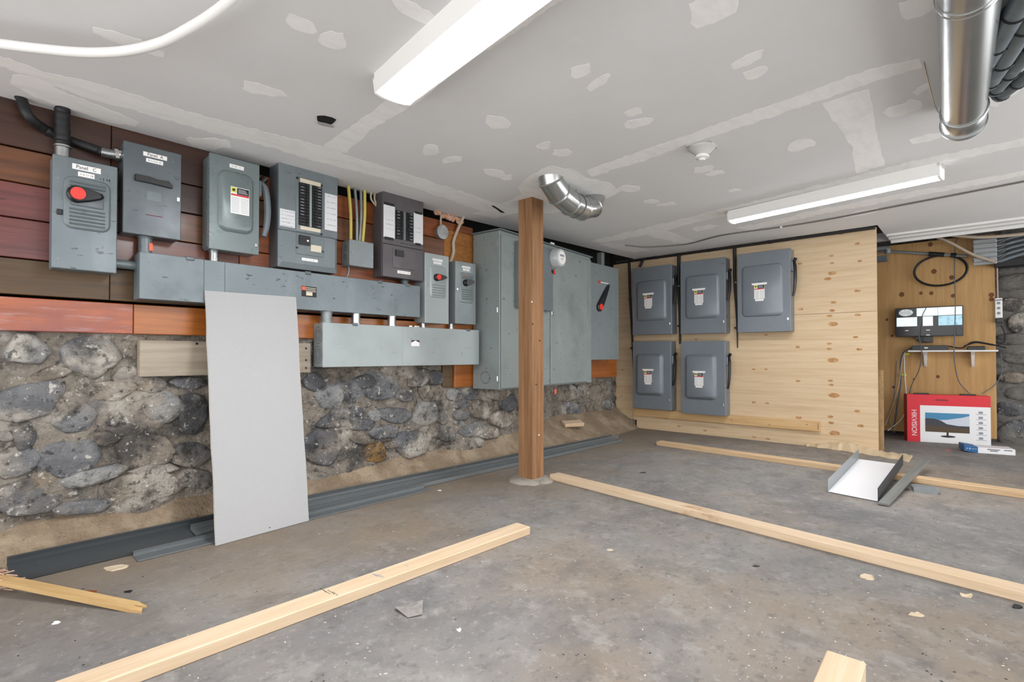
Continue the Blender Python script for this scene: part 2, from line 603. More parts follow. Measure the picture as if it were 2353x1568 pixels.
for a in (
    (690, 55, 80, 30, 25), (765, 92, 64, 36, 10), (300, 97, 168, 24, 19), (602, 206, 104, 22, 14), (1640, 15, 130, 66, -25), (2110, 15, 90, 44, -20),
    (1335, 163, 50, 28, -15), (1375, 189, 60, 20, -32), (1720, 136, 80, 20, -25), (1733, 169, 58, 22, -20), (1455, 258, 44, 16, -12),
    (1467, 283, 62, 18, -10), (1142, 281, 60, 28, 8), (990, 344, 36, 24, 0), (1038, 367, 46, 13, -10), (1250, 335, 34, 16, -10), (1291, 351, 44, 15, -5),
    (1135, 398, 46, 18, 8), (1164, 408, 30, 12, 5), (1616, 389, 46, 13, -10), (1643, 398, 44, 11, -8), (1498, 463, 32, 9, -6), (1530, 470, 42, 8, -6),
    (1447, 434, 56, 16, 0), (1840, 333, 60, 22, -12), (2080, 250, 90, 30, -18), (2125, 318, 84, 16, -12), (1620, 524, 54, 10, -8), (1688, 437, 34, 7, -8),
    (2118, 205, 44, 14, -30), (950, 24, 120, 34, 30), (2300, 200, 90, 60, -40), (2000, 300, 20, 8, 0), (1980, 490, 90, 12, -10), (500, 328, 70, 16, 10),
):
    ceil_patch(blob(*a))
# torn hole where a box once hung
ceil_patch(blob(748, 285, 40, 7, 12), 'torn_paper', 'drywall_paper', 1, 0.004)
ceil_patch(blob(749, 275, 44, 14, 12), 'hole', 'dark_gap', 1.5, 0.003)
ceil_patch(blob(1145, 481, 30, 4, 32), 'crack', 'dark_gap', 1.5, 0.002)


# ---- left wall: rubble stone below, stained planks above
def wall_y(x):
    t = max(0.0, min(1.0, (x - 2.9) / 1.7))
    return 2.985 + 0.26 * t * t * (3 - 2 * t)


bm = B()
NX, NZ = 380, 64
grid = []
for i in range(NX + 1):
    x = -1.6 + 7.04 * i / NX
    row = []
    for j in range(NZ + 1):
        z = -0.05 + 1.02 * j / NZ
        v = Vector((x * 3.2, 0.3, z * 4.2))
        d = noise.fractal(v, 0.9, 2.1, 5) * 0.030 + noise.noise(v * 4.7) * 0.012 + abs(noise.noise(v * 2.3)) * 0.016 + noise.noise(v * 13) * 0.004
        lean = 0.045 * max(0, 0.45 - z)
        row.append(bm.verts.new((x, wall_y(x) + 0.012 - d - lean, z)))
    grid.append(row)
for i in range(NX):
    for j in range(NZ):
        bm.faces.new((grid[i][j], grid[i + 1][j], grid[i + 1][j + 1], grid[i][j + 1]))
for i in range(NX):      # ledge on top of the stone
    a, b = grid[i][-1], grid[i + 1][-1]
    c = bm.verts.new((b.co.x, 3.36, b.co.z))
    d = bm.verts.new((a.co.x, 3.36, a.co.z))
    bm.faces.new((a, b, c, d))
wall_left = struct(obj('wall_left', bm, 'mortar', None, True, 80))

STONES = [
    (58, 806, 52, 36, 0, 'stone_pale'), (206, 817, 66, 44, 5, 'stone_grey'), (66, 922, 92, 40, -12, 'stone_grey'), (168, 955, 56, 38, -8, 'stone_grey'),
    (240, 948, 52, 30, 5, 'stone_dark'), (252, 896, 60, 22, -4, 'stone_warm'), (372, 938, 46, 34, 0, 'stone_pale'), (438, 950, 40, 52, 0, 'stone_dark'),
    (292, 866, 36, 22, 0, 'stone_grey'), (112, 862, 52, 16, -14, 'stone_warm'), (345, 884, 34, 20, 0, 'stone_dark'), (12, 1003, 20, 13, 0, 'stone_grey'),
    (56, 1002, 26, 32, 10, 'stone_dark'), (36, 1062, 58, 34, -10, 'stone_grey'), (150, 1052, 72, 40, -10, 'stone_grey'), (330, 1032, 62, 44, 0, 'stone_warm'),
    (212, 1096, 78, 17, -13, 'stone_pale'), (66, 1142, 92, 42, -9, 'stone_dark'), (436, 1046, 46, 30, -5, 'stone_dark'), (352, 1078, 62, 15, -6, 'stone_pale'),
    (318, 1122, 92, 32, -9, 'stone_warm'), (186, 1166, 62, 17, -6, 'stone_grey'), (446, 1100, 42, 24, 4, 'stone_dark'), (240, 1008, 36, 16, 0, 'stone_warm'),
    (430, 880, 40, 14, 0, 'stone_grey'), (-60, 1010, 40, 40, 0, 'stone_grey'), (-70, 900, 60, 40, 0, 'stone_dark'), (-80, 1120, 50, 40, 0, 'stone_warm'),
    (752, 912, 34, 26, -25, 'stone_pale'), (800, 902, 34, 28, 0, 'stone_grey'), (872, 888, 42, 32, 0, 'stone_grey'), (786, 958, 52, 24, -15, 'stone_dark'),
    (830, 976, 32, 13, -6, 'stone_dark'), (862, 953, 16, 14, 0, 'stone_pale'), (908, 954, 38, 16, 5, 'stone_grey'), (880, 994, 33, 17, -8, 'stone_grey'),
    (824, 1006, 25, 13, 20, 'stone_warm'), (738, 1030, 44, 38, 10, 'stone_dark'), (858, 1040, 24, 22, 0, 'stone_ochre'), (944, 1020, 42, 36, -5, 'stone_grey'),
    (896, 1022, 18, 8, -10, 'stone_warm'), (838, 878, 24, 16, 0, 'stone_dark'), (722, 878, 28, 20, 0, 'stone_dark'), (932, 908, 22, 14, 0, 'stone_pale'),
    (978, 950, 26, 28, 25, 'stone_pale'), (1014, 960, 17, 16, -30, 'stone_grey'), (1058, 930, 18, 9, -10, 'stone_grey'), (1060, 955, 20, 13, 0, 'stone_grey'),
    (1052, 973, 13, 7, 15, 'stone_pale'), (1022, 998, 21, 18, 0, 'stone_grey'), (1086, 988, 30, 14, -18, 'stone_grey'), (1102, 942, 26, 20, 20, 'stone_warm'),
    (1044, 908, 20, 14, 0, 'stone_pale'), (1080, 908, 16, 12, 0, 'stone_grey'), (992, 904, 28, 18, 0, 'stone_warm'), (962, 868, 28, 18, -20, 'stone_dark'),
    (1142, 900, 34, 20, 0, 'stone_warm'), (1150, 962, 28, 18, 0, 'stone_warm'), (1122, 996, 26, 13, 0, 'stone_warm'), (1168, 928, 22, 20, 0, 'stone_dark'),
    (1004, 868, 18, 18, 0, 'stone_dark'), (1210, 950, 26, 22, 0, 'stone_dark'), (1298, 902, 28, 22, 0, 'stone_warm'), (1304, 942, 28, 18, 0, 'stone_grey'),
    (1370, 906, 28, 20, 0, 'stone_warm'), (1366, 934, 22, 13, 0, 'stone_warm'), (1396, 930, 12, 12, 0, 'stone_pale'), (1342, 960, 20, 11, 0, 'stone_warm'),
    (1336, 896, 14, 14, 0, 'stone_pale'), (560, 900, 60, 40, 0, 'stone_grey'), (640, 960, 50, 40, 0, 'stone_warm'), (560, 1010, 60, 42, 0, 'stone_dark'),
    (650, 1050, 44, 34, 0, 'stone_grey'),
]


def stone(bm2, outline, yb, out, n=16):
    cx = sum(p[0] for p in outline) / len(outline)
    cz = sum(p[1] for p in outline) / len(outline)
    sd = random.uniform(0, 50)
    tx, tz = random.uniform(-0.10, 0.10), random.uniform(-0.12, 0.06)
    rings = []
    for s, o in ((1.05, -0.35), (1.0, 0.15), (0.965, 0.62), (0.88, 0.86), (0.72, 0.97), (0.50, 1.0), (0.25, 1.02)):
        ring = []
        for x, z in outline:
            X, Z = cx + (x - cx) * s, cz + (z - cz) * s
            k = 0 if o < 0.5 else 1
            ring.append((X, yb - out * o - k * (0.010 * noise.noise(Vector((X * 11 + sd, 2, Z * 11))) + (X - cx) * tx + (Z - cz) * tz), Z))
        rings.append(ring)
    loft(bm2, rings, cap0=False)


for cx, cy, rx, ry, ang, m in STONES:
    c = at(cx, cy, 1, 2.98)
    yw = wall_y(c.x)
    for _ in range(6):
        c = at(cx, cy, 1, yw)
        yw = wall_y(c.x)
    a = math.radians(ang)
    rx, ry = rx * 1.1, ry * 1.1
    outl = []
    rs = random.Random(int(cx * 31 + cy * 7))
    nc = rs.choice((6, 7, 7, 8))
    cor = sorted((2 * PI * (k + rs.uniform(-0.28, 0.28)) / nc, rs.uniform(0.88, 1.16)) for k in range(nc))
    for k in range(nc):
        (t0, r0), (t1, r1) = cor[k], cor[(k + 1) % nc]
        c0 = Vector((math.cos(t0) * r0, math.sin(t0) * r0, 0))
        c1 = Vector((math.cos(t1) * r1, math.sin(t1) * r1, 0))
        for f in (0.0, 0.12, 0.5, 0.88):
            vv = c0.lerp(c1, f) * (0.965 if f == 0.0 else (1.03 if f == 0.5 else 1.0)) * (1 + rs.uniform(-0.025, 0.025))
            u, v = vv.x * rx, vv.y * ry
            p = at(cx + u * math.cos(a) - v * math.sin(a), cy + u * math.sin(a) + v * math.cos(a), 1, yw)
            outl.append((p.x, p.z))
    bm2 = B()
    stone(bm2, outl, yw - 0.045 * max(0, 0.45 - c.z) + 0.004, random.uniform(0.014, 0.030))
    obj('stone', bm2, m, wall_left, True, 50)

# planks, row by row from the ceiling down; heights along the wall
YB = 2.97
wood('plank_rust', '6b3520', '452012', '24120a', 0.35, spot=0.9, coat=0.3)
ROWS = [at(0, y, 1, YB).z for y in (228, 331, 413, 496, 590, 676)]
ROWS[0] = 1.93
cols = [
    ((-1.6, 0.50), ('plank_umber', 'plank_brown', 'plank_maroon', 'plank_maroon', 'plank_olive')),
    ((0.502, 1.06), ('plank_umber', 'plank_umber', 'plank_brown', 'plank_rust', 'plank_olive')),
    ((1.062, 1.98), ('plank_amber', 'plank_brown', 'plank_amber', 'plank_amber', 'plank_brown')),
    ((1.982, 2.80), ('plank_amber', 'plank_brown', 'plank_amber', 'plank_amber', 'plank_amber')),
]
for (x0, x1), ms in cols:
    for r in range(5):
        z1, z0 = ROWS[r], ROWS[r + 1]
        if r == 0 and x0 > 1.0:
            z1 = 1.862
        bm2 = B()
        bx(bm2, x0, x1, YB + random.uniform(-0.004, 0.002), YB + 0.028, z0 + 0.003, z1 - 0.002, 0.0025)
        o = obj('plank', bm2, ms[r], wall_left, False)
zt, zb = at(0, 681, 1, 2.955).z, at(0, 760, 1, 2.955).z
for x0, x1, m in ((-1.6, 0.588, 'plank_maroon'), (0.59, 2.86, 'plank_orange')):
    bm2 = B()
    bx(bm2, x0, x1, 2.95, 2.99, zb, zt, 0.003)
    obj('plank', bm2, m if x0 > 0 else mat('plank_red_orange', 'ab5626', 0.3, 0, [
        ('7a3516', 34, 0.42, 0.68, GX, 0.8), ('7e3c36', 1.6, 0.42, 0.55, U, 0.85), ('a98e8e', 40, 0.54, 0.70, (0.15, 1, 1), 0.4), ('3b1a12', 26, 0.70, 0.73, (0.4, 1, 1), 0.8)], coat=0.25), wall_left, False)  # pale streak layer paints a whitish glare into the left plank
bm2 = B()
bx(bm2, 2.50, 2.80, 2.962, 2.972, 1.45, 1.80, 0.002)
obj('osb_panel', bm2, 'osb', wall_left, False)
bm2 = B()       # added black sheet, painted shade above and behind the planks
bx(bm2, -1.6, 6.9, 3.34, 3.38, 0.0, 2.3)
obj('shade_backing', bm2, 'dark_gap', wall_left, False)
# loose timbers fixed to the wall below the planks
a, b = at(322, 782, 1, 2.93), at(714, 855, 1, 2.93)
bm2 = B()
bx(bm2, a.x, b.x, 2.93, 2.99, b.z - 0.004, a.z, 0.003)
ob = obj('weathered_board', bm2, 'plank_weathered', wall_left, False)
for px, py in ((452, 790), (703, 801), (703, 828), (703, 846)):
    p = at(px, py, 1, 2.93)
    bm2 = B()
    cyl(bm2, (p.x, 2.931, p.z), (p.x, 2.927, p.z), 0.006, 8)
    obj('nail_hole', bm2, 'black_rubber', ob)
a, b = at(1045, 842, 1, 2.955), at(1085, 889, 1, 2.955)
bm2 = B()
bx(bm2, a.x, b.x + 0.1, 2.955, 3.02, b.z, a.z + 0.03, 0.003)
obj('timber_block', bm2, 'plank_orange', wall_left, False)
bm2 = B()
bx(bm2, a.x - 0.1, a.x, 2.975, 3.03, b.z + 0.005, a.z + 0.03, 0.003)
obj('timber_block', bm2, 'plank_olive', wall_left, False)
a, b = at(1350, 825, 1, 3.06), at(1417, 866, 1, 3.06)
bm2 = B()
bx(bm2, a.x - 0.1, b.x, 3.06, 3.16, b.z, 1.75, 0.003)
obj('timber_block', bm2, 'plank_orange', wall_left, False)

# earth banked against the foot of the stone
bm = B()
NX, NY = 200, 26
grid = []
for i in range(NX + 1):
    x = -1.6 + 7.04 * i / NX
    t = max(0, min(1, (x - 2.6) / 1.6))
    top = 0.175 + 0.085 * t
    y1 = wall_y(x) + 0.05
    t2 = max(0, min(1, (x - 4.3) / 1.1))
    y0 = (2.838 if x < 1.25 else 2.868 - 0.024 * (x - 1.3)) + 0.16 * t2
    row = []
    for j in range(NY + 1):
        s = j / NY
        y = y0 + (y1 - y0) * s
        prof = 0.8 * s + 0.2 * s * s * (3 - 2 * s)
        n = noise.fractal(Vector((x * 7, y * 7, 2.0)), 0.9, 2, 5) * 0.012 + abs(noise.noise(Vector((x * 26, y * 26, 5)))) * 0.006
        row.append(bm.verts.new((x, y, -0.006 + top * prof + n * min(1, s * 4))))
    grid.append(row)
for i in range(NX):
    for j in range(NY):
        bm.faces.new((grid[i][j], grid[i + 1][j], grid[i + 1][j + 1], grid[i][j + 1]))
o = obj('dirt_bank', bm, 'dirt', None, True, 70)
o['kind'] = 'stuff'
tag(o, 'brown loose earth banked along the foot of the stone wall', 'dirt')

# ---- plywood partition across the back
XP = 5.45
bm = B()
for y in (0.68, 1.25, 1.85, 2.45, 3.05, 3.26):
    bx(bm, XP + 0.02, XP + 0.10, y, y + 0.038, 0.0, 1.99)
bx(bm, XP + 0.02, XP + 0.10, 0.68, 3.3, 1.95, 1.99)
wall_back = struct(obj('wall_back', bm, 'plank_weathered', None, False))


def sheet(pts, m='plywood', x=XP, t=0.018, name='plywood_sheet'):
    bm2 = B()
    loft(bm2, [[(x, y, z) for y, z in pts], [(x + t, y, z) for y, z in pts]])
    return obj(name, bm2, m, wall_back, False)


yR, yC = 0.655, at(1463, 985, 0, XP).y
zst = at(1463, 965, 0, XP).z
sheet([(yR, 1.238), (yR, 1.972), (3.02, 1.962), (3.02, 1.238)])
sheet([(yR, 0.0), (yR, 1.235), (yC + 0.04, 1.235), (yC + 0.04, zst), (yC, zst), (yC, 0.0)])
yL = at(1407, 950, 0, XP).y
sheet([(3.022, zst + 0.005), (3.022, 1.955), (yL - 0.02, 1.95), (yL, 0.122)])
a, b = at(1478, 950, 0, XP), at(1886, 992, 0, XP)
bm2 = B()
bx(bm2, XP - 0.036, XP, b.y, yC + 0.02, b.z, b.z + 0.089, 0.003)
bat = obj('batten', bm2, wood('batten_wood', 'd2b080', 'b98f5c', None, 0.65, (1, 0.05, 1)), wall_back, False)
for px, py in ((1854, 976), (1880, 975), (1880, 980), (1880, 985), (1768, 976), (1681, 965)):
    p = at(px, py, 0, XP - 0.036)
    bm2 = B()
    cyl(bm2, (XP - 0.035, p.y, p.z), (XP - 0.038, p.y, p.z), 0.0045, 8)
    obj('nail_hole', bm2, 'black_rubber', bat)
# knots down the veneer
for px, py, r in ((1912, 628, 10), (1902, 641, 9), (1910, 588, 6), (1912, 605, 5), (1915, 695, 7), (1912, 714, 7), (1906, 726, 7), (1914, 745, 12), (1906, 790, 6),
                  (1906, 802, 6), (1914, 828, 13), (1908, 875, 6), (1910, 885, 6), (1916, 909, 13), (1908, 958, 7), (1910, 972, 7), (1918, 996, 13),
                  (1732, 925, 6), (1763, 927, 6), (1733, 1005, 6), (1764, 1009, 6), (1838, 606, 6), (1840, 711, 7), (1833, 798, 6), (1834, 876, 6), (1835, 960, 8),
                  (1970, 669, 7), (1971, 724, 7), (1966, 775, 6), (1974, 803, 7), (1970, 945, 7), (1978, 979, 8), (1976, 600, 5), (1970, 560, 6),
                  (1732, 849, 5), (1760, 849, 5), (1760, 770, 5), (1600, 780, 5), (1440, 700, 4), (1430, 850, 4), (1428, 910, 4), (1560, 980, 6), (1620, 990, 6), (1530, 962, 5)):
    bm2 = B()
    p = at(px, py, 0, XP)
    k = r / 1400 * XP * 0.8
    ring = [(p.y + math.cos(t * PI / 5) * k * 1.1, p.z + math.sin(t * PI / 5) * k * 0.55 + random.uniform(-0.001, 0.001)) for t in range(10)]
    loft(bm2, [[(XP + 0.001, y, z) for y, z in ring], [(XP - 0.0008, y, z) for y, z in ring]])
    obj('knot', bm2, mat('knot_wood', 'b98c5c', 0.7, 0, [('8a5a2e', 60, 0.45, 0.6, U, 0.8), ('cfae80', 25, 0.5, 0.7, U, 0.7)]), wall_back, False)

# ---- far stone wall with the alcove's plywood backing
XA = 6.75
bm = B()
NXf, NZf = 130, 46
grid = []
for i in range(NXf + 1):
    y = -2.2 + 5.8 * i / NXf
    row = []
    for j in range(NZf + 1):
        z = -0.05 + 2.3 * j / NZf
        v = Vector((3.0, y * 2.6, z * 5.5))
        row.append(bm.verts.new((XA + 0.20 - noise.fractal(v, 0.9, 2.1, 4) * 0.05, y, z)))
    grid.append(row)
for i in range(NXf):
    for j in range(NZf):
        bm.faces.new((grid[i][j], grid[i][j + 1], grid[i + 1][j + 1], grid[i + 1][j]))
wall_far = struct(obj('wall_far', bm, 'stone_drab', None, True, 80))
for px, py, rx, ry, m in ((2338, 648, 40, 20, 'stone_drab'), (2325, 700, 26, 16, 'stone_dark'), (2345, 742, 22, 24, 'stone_dark'), (2325, 780, 30, 14, 'stone_drab'), (2340, 826, 26, 12, 'stone_drab'),
                          (2325, 868, 24, 13, 'stone_warm'), (2345, 905, 30, 16, 'stone_drab'), (2318, 940, 26, 18, 'stone_dark'), (2345, 985, 26, 22, 'stone_grey'), (2312, 1000, 18, 22, 'stone_drab')):
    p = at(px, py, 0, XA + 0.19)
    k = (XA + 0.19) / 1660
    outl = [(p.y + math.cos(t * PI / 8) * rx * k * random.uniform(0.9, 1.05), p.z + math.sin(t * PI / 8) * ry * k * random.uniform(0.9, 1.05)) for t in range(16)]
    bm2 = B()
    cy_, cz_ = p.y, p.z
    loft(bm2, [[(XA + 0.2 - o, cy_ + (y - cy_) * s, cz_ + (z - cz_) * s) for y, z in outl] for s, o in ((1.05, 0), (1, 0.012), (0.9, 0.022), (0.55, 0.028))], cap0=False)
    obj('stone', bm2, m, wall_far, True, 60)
bm2 = B()
bx(bm2, 5.46, 6.9, 3.30, 3.34, 0, 2.3)
obj('light_block_sheet', bm2, 'dark_gap', wall_far, False)  # added black sheet, keeps background light out behind the partition
yA = at(2287, 700, 0, XA).y
bm2 = B()
bx(bm2, XA, XA + 0.018, yA, 1.35, 0.05, 2.02, 0.001)
obj('plywood_sheet', bm2, 'plywood_alcove', wall_far, False)
for px, py, r in ((2146, 624, 9), (2187, 638, 8), (2072, 677, 9), (2116, 674, 6), (2140, 674, 7), (2190, 680, 7), (2138, 562, 8), (2278, 678, 8), (2278, 688, 7), (2038, 735, 5), (2050, 772, 5), (2155, 866, 6), (2053, 890, 5), (2100, 872, 4)):
    p = at(px, py, 0, XA)
    k = r / 1600 * XA
    ring = [(p.y + math.cos(t * PI / 5) * k * 0.6, p.z + math.sin(t * PI / 5) * k * 0.7) for t in range(10)]
    bm2 = B()
    loft(bm2, [[(XA + 0.001, y, z) for y, z in ring], [(XA - 0.0008, y, z) for y, z in ring]])
    obj('knot', bm2, mat('knot_dark', '6e4724', 0.7), wall_far, False)

# ---- surface trims where the ceiling board stops
for n_, (x, d) in enumerate(((5.86, 0.02), (6.02, 0.02), (6.19, 0.03))):
    bm = B()
    bx(bm, x - 0.014, x + 0.014, -3.0, 0.63, zceil(x) - d, zceil(x) + 0.001, 0.004)
    o = struct(obj('trim_%d' % (n_ + 1), bm, 'white_plastic', None, False))
bm = B()
bx(bm, 6.20, 6.215, -3.0, 1.3, 1.975, 2.06)
struct(obj('trim_4', bm, 'drywall_paper', None, False))


# ================================================================== ELECTRICAL GEAR ON THE PLANKED WALL
def measure(tl, bl, tr, br, ax, v):
    P = [at(*p, ax, v) for p in (tl, bl, tr, br)]
    k = 1 - ax if ax in (0, 1) else 0
    l = (P[0][k] + P[1][k]) / 2
    r = (P[2][k] + P[3][k]) / 2
    return l, r, (P[1].z + P[3].z) / 2, (P[0].z + P[2].z) / 2


def left_box(name, label, cat, tl, bl, tr, br, yf, group=None, yb=2.97):
    l, r, zb, zt = measure(tl, bl, tr, br, 1, yf)
    t = thing(name, label, cat, (l, yb, zb), 0, group)
    return t, r - l, yb - yf, zt - zb


def card(parent, x0, x1, z0, z1, y, m, name='label', t=0.0012):
    bm2 = B()
    bx(bm2, x0, x1, y - t, y + 0.0004, z0, z1)
    return obj(name, bm2, m, parent, False)


def handwriting(parent, x0, x1, z, y, m='ink', size=0.006, rows=1, gap=0.02, seed=1):
    """illegible pen strokes"""
    rd = random.Random(seed)
    bm2 = B()
    for r in range(rows):
        x = x0
        zz = z - r * gap
        while x < x1:
            w = rd.uniform(0.3, 1.0) * size
            h = rd.uniform(0.5, 1.3) * size
            bx(bm2, x, x + w * 0.35, y - 0.0008, y, zz - h / 2, zz + h / 2)
            if rd.random() < 0.6:
                bx(bm2, x, x + w, y - 0.0008, y, zz - h * 0.1, zz + h * 0.1)
            x += w + rd.uniform(0.1, 0.6) * size * (3 if rd.random() < 0.18 else 1)
    o = obj('writing', bm2, m, parent, False)
    o['kind'] = 'stuff'
    return o


def rotary_handle(parent, cx, cz, y, L, r, hub='red_plastic', ang=0.0, name='handle'):
    """tapered black lever on a round boss with a coloured hub"""
    bm2 = B()
    n = 10
    pts = []
    for k in range(n + 1):
        a = PI / 2 + PI * k / n
        pts.append((math.cos(a) * r, math.sin(a) * r))
    pts += [(L * 0.55, -r * 0.55), (L * 0.93, -r * 0.12), (L, r * 0.12), (L * 0.9, r * 0.5), (L * 0.5, r * 0.8)]
    ca, sa = math.cos(ang), math.sin(ang)
    pts = [(cx + u * ca - v * sa, cz + u * sa + v * ca) for u, v in pts]
    c = (cx + L * 0.2 * ca, cz + L * 0.2 * sa)
    ins = [(c[0] + (u - c[0]) * 0.86, c[1] + (v - c[1]) * 0.86) for u, v in pts]
    loft(bm2, [[(u, y, v) for u, v in pts], [(u, y - 0.018, v) for u, v in pts], [(u, y - 0.026, v) for u, v in ins]])
    h = obj(name, bm2, 'black_plastic', parent)
    bm2 = B()
    cyl(bm2, (cx, y - 0.024, cz), (cx, y - 0.034, cz), r * 0.72, 18)
    obj('hub', bm2, hub, h)
    return h


def conduit_stub(parent, x, y, z0, z1, r, m='galvanised', name='nipple'):
    bm2 = B()
    cyl(bm2, (x, y, z0), (x, y, z1), r, 18)
    o = obj(name, bm2, m, parent)
    for z in (min(z0, z1) + 0.004, max(z0, z1) - 0.004):
        bm2 = B()
        cyl(bm2, (x, y, z - 0.004), (x, y, z + 0.004), r * 1.18, 12)
        obj('locknut', bm2, m, o)
    return o


def enclosure(t, w, d, h, m, bev=0.004, lid=0.0):
    bm2 = B()
    bx(bm2, 0, w, -d + lid, 0, 0, h, bev)
    body = obj('body', bm2, m, t)
    if lid:
        bm2 = B()
        bx(bm2, -0.002, w + 0.002, -d, -d + lid + 0.003, -0.002, h + 0.002, 0.003)
        return body, obj('cover', bm2, m, t)
    return body, body


def warning_label(parent, x0, x1, z0, z1, y):
    w, h = x1 - x0, z1 - z0
    o = card(parent, x0, x1, z0, z1, y, 'white_label', 'warning_label')
    yy = y - 0.0012
    card(o, x0 + w * 0.02, x0 + w * 0.30, z0 + h * 0.79, z1 - h * 0.02, yy, 'label_yellow', 'logo', 0.0005)
    card(o, x0 + w * 0.09, x0 + w * 0.23, z0 + h * 0.84, z0 + h * 0.93, yy - 0.0005, 'label_black', 'logo', 0.0004)
    card(o, x0 + w * 0.33, x1 - w * 0.02, z0 + h * 0.74, z1 - h * 0.02, yy, 'label_black', 'panel_print', 0.0005)
    card(o, x0 + w * 0.02, x1 - w * 0.02, z0 + h * 0.67, z0 + h * 0.735, yy, 'label_red', 'panel_print', 0.0005)
    bm2 = B()
    for k in range(9):
        zz = z0 + h * (0.06 + 0.065 * k)
        bx(bm2, x0 + w * 0.05, x0 + w * 0.46, yy - 0.0004, yy, zz, zz + h * 0.022)
        bx(bm2, x0 + w * 0.54, x1 - w * 0.05, yy - 0.0004, yy, zz, zz + h * 0.022)
    for k in range(3):
        zz = z0 + h * (0.79 + 0.055 * k)
        bx(bm2, x0 + w * 0.40, x1 - w * (0.08 + 0.06 * k), yy - 0.0009, yy - 0.0004, zz, zz + h * 0.025)
    fine = obj('fine_print', bm2, 'label_text', o, False)
    fine['kind'] = 'stuff'
    return o


def louvres(parent, x0, x1, z0, z1, y, n, m):
    for k in range(n):
        z = z0 + (z1 - z0) * (k + 0.5) / n
        hh = (z1 - z0) / n * 0.55
        bm2 = B()
        pr = [(0, -hh / 2), (-0.006, -hh / 4), (-0.007, 0), (0, hh / 2)]
        loft(bm2, [[(x0, y + a, z + c) for a, c in pr], [(x1, y + a, z + c) for a, c in pr]])
        obj('rib', bm2, m, parent)


def embossed_cover(t, w, d, h, fx0, fx1, fz0, fz1, m, r=0.03, up=0.012, name='pan'):
    bm2 = B()
    emboss(bm2, fx0 * w, fx1 * w, fz0 * h, fz1 * h, r, -d, up, up)
    return obj(name, bm2, m, t)


# ---- 1 worn switch with a red hub, far left
yf = 2.865
t, w, d, h = left_box('safety_switch', 'worn grey safety switch with red-hubbed rotary handle, leftmost on the plank wall', 'electrical switch',
                      (122, 353), (120.5, 614.5), (269.5, 386.5), (266.6, 626.7), yf)
body, cov = enclosure(t, w, d, h, 'paint_worn', 0.004, 0.015)
pan = embossed_cover(t, w, d, h, 0.14, 0.90, 0.36, 0.84, 'paint_slate', 0.035, 0.010)
bm2 = B()
emboss(bm2, 0.25 * w, 0.78 * w, 0.57 * h, 0.72 * h, 0.008, -d - 0.010, 0.004, 0.004)
obj('handle_plate', bm2, 'paint_slate_dark', pan)
louvres(pan, 0.24 * w, 0.80 * w, 0.39 * h, 0.555 * h, -d - 0.010, 5, 'paint_slate')
louvres(pan, 0.24 * w, 0.80 * w, 0.735 * h, 0.80 * h, -d - 0.010, 2, 'paint_slate')
rotary_handle(t, 0.35 * w, 0.668 * h, -d - 0.014, 0.42 * w, 0.036)
o = card(t, 0.28 * w, 0.73 * w, 0.905 * h, 0.955 * h, -d, 'white_label')
lettering('Panel   C', 0.021, 'ink', o, (0.50 * w, -d - 0.0013, 0.93 * h), sx=0.9)
o = card(t, 0.37 * w, 0.63 * w, 0.848 * h, 0.89 * h, -d, 'white_label')
handwriting(o, 0.41 * w, 0.59 * w, 0.869 * h, -d - 0.0012, 'ink_soft', 0.007, seed=3)
handwriting(t, 0.72 * w, 0.90 * w, 0.862 * h, -d - 0.0002, 'ink', 0.011, seed=4)
bm2 = B()
bx(bm2, 0.012, 0.03, -d - 0.006, -d, 0.47 * h, 0.52 * h, 0.002)
obj('latch', bm2, 'black_plastic', t)
bm2 = B()
tube(bm2, [(w, -0.05, 0.075 * h + 0.014), (w + 0.09, -0.05, 0.075 * h + 0.014)], 0.021, 16)
obj('conduit', bm2, 'paint_slate', t)
conduit_stub(t, 0.16 * w, -0.05, h, h + 0.06, 0.026, 'galvanised', 'hub_fitting')
S1 = (t, w, d, h)

# ---- 2 flat switch with black bar handle
t, w, d, h = left_box('breaker_enclosure', 'grey breaker box with flat cover and wide black bar handle', 'electrical switch',
                      (284.8, 322.8), (283.8, 533), (416.8, 356.5), (414, 551.5), yf)
body, cov = enclosure(t, w, d, h, 'paint_slate_dark', 0.004, 0.012)
bm2 = B()
slab(bm2, [(0.18 * w, 0.585 * h), (0.46 * w, 0.585 * h), (0.80 * w, 0.575 * h), (0.83 * w, 0.575 * h), (0.83 * w, 0.60 * h), (0.76 * w, 0.645 * h), (0.55 * w, 0.638 * h), (0.42 * w, 0.652 * h), (0.18 * w, 0.652 * h)], -d, -d - 0.022)
obj('handle', bm2, 'black_plastic', t)
o = card(t, 0.32 * w, 0.74 * w, 0.888 * h, 0.935 * h, -d, 'white_label')
lettering('Panel  A', 0.021, 'ink', o, (0.53 * w, -d - 0.0013, 0.912 * h), sx=0.9)
o = card(t, 0.37 * w, 0.67 * w, 0.825 * h, 0.868 * h, -d, 'white_label')
handwriting(o, 0.41 * w, 0.63 * w, 0.846 * h, -d - 0.0012, 'ink_soft', 0.007, seed=6)
card(t, 0.39 * w, 0.64 * w, 0.40 * h, 0.50 * h, -d, 'paint_slate', 'nameplate', 0.0008)
card(t, 0.37 * w, 0.67 * w, 0.225 * h, 0.235 * h, -d, mat('print_maroon', '6b3038', 0.6), 'print', 0.0006)
bm2 = B()
bx(bm2, w - 0.018, w - 0.004, -d - 0.006, -d, 0.44 * h, 0.49 * h, 0.002)
obj('latch', bm2, 'chrome', t)
zdrop = -(measure((284.8, 322.8), (283.8, 533), (416.8, 356.5), (414, 551.5), 1, yf)[2] - 1.325)
ns = conduit_stub(t, 0.42 * w, -0.05, 0, zdrop, 0.027, 'paint_slate')
bm2 = B()
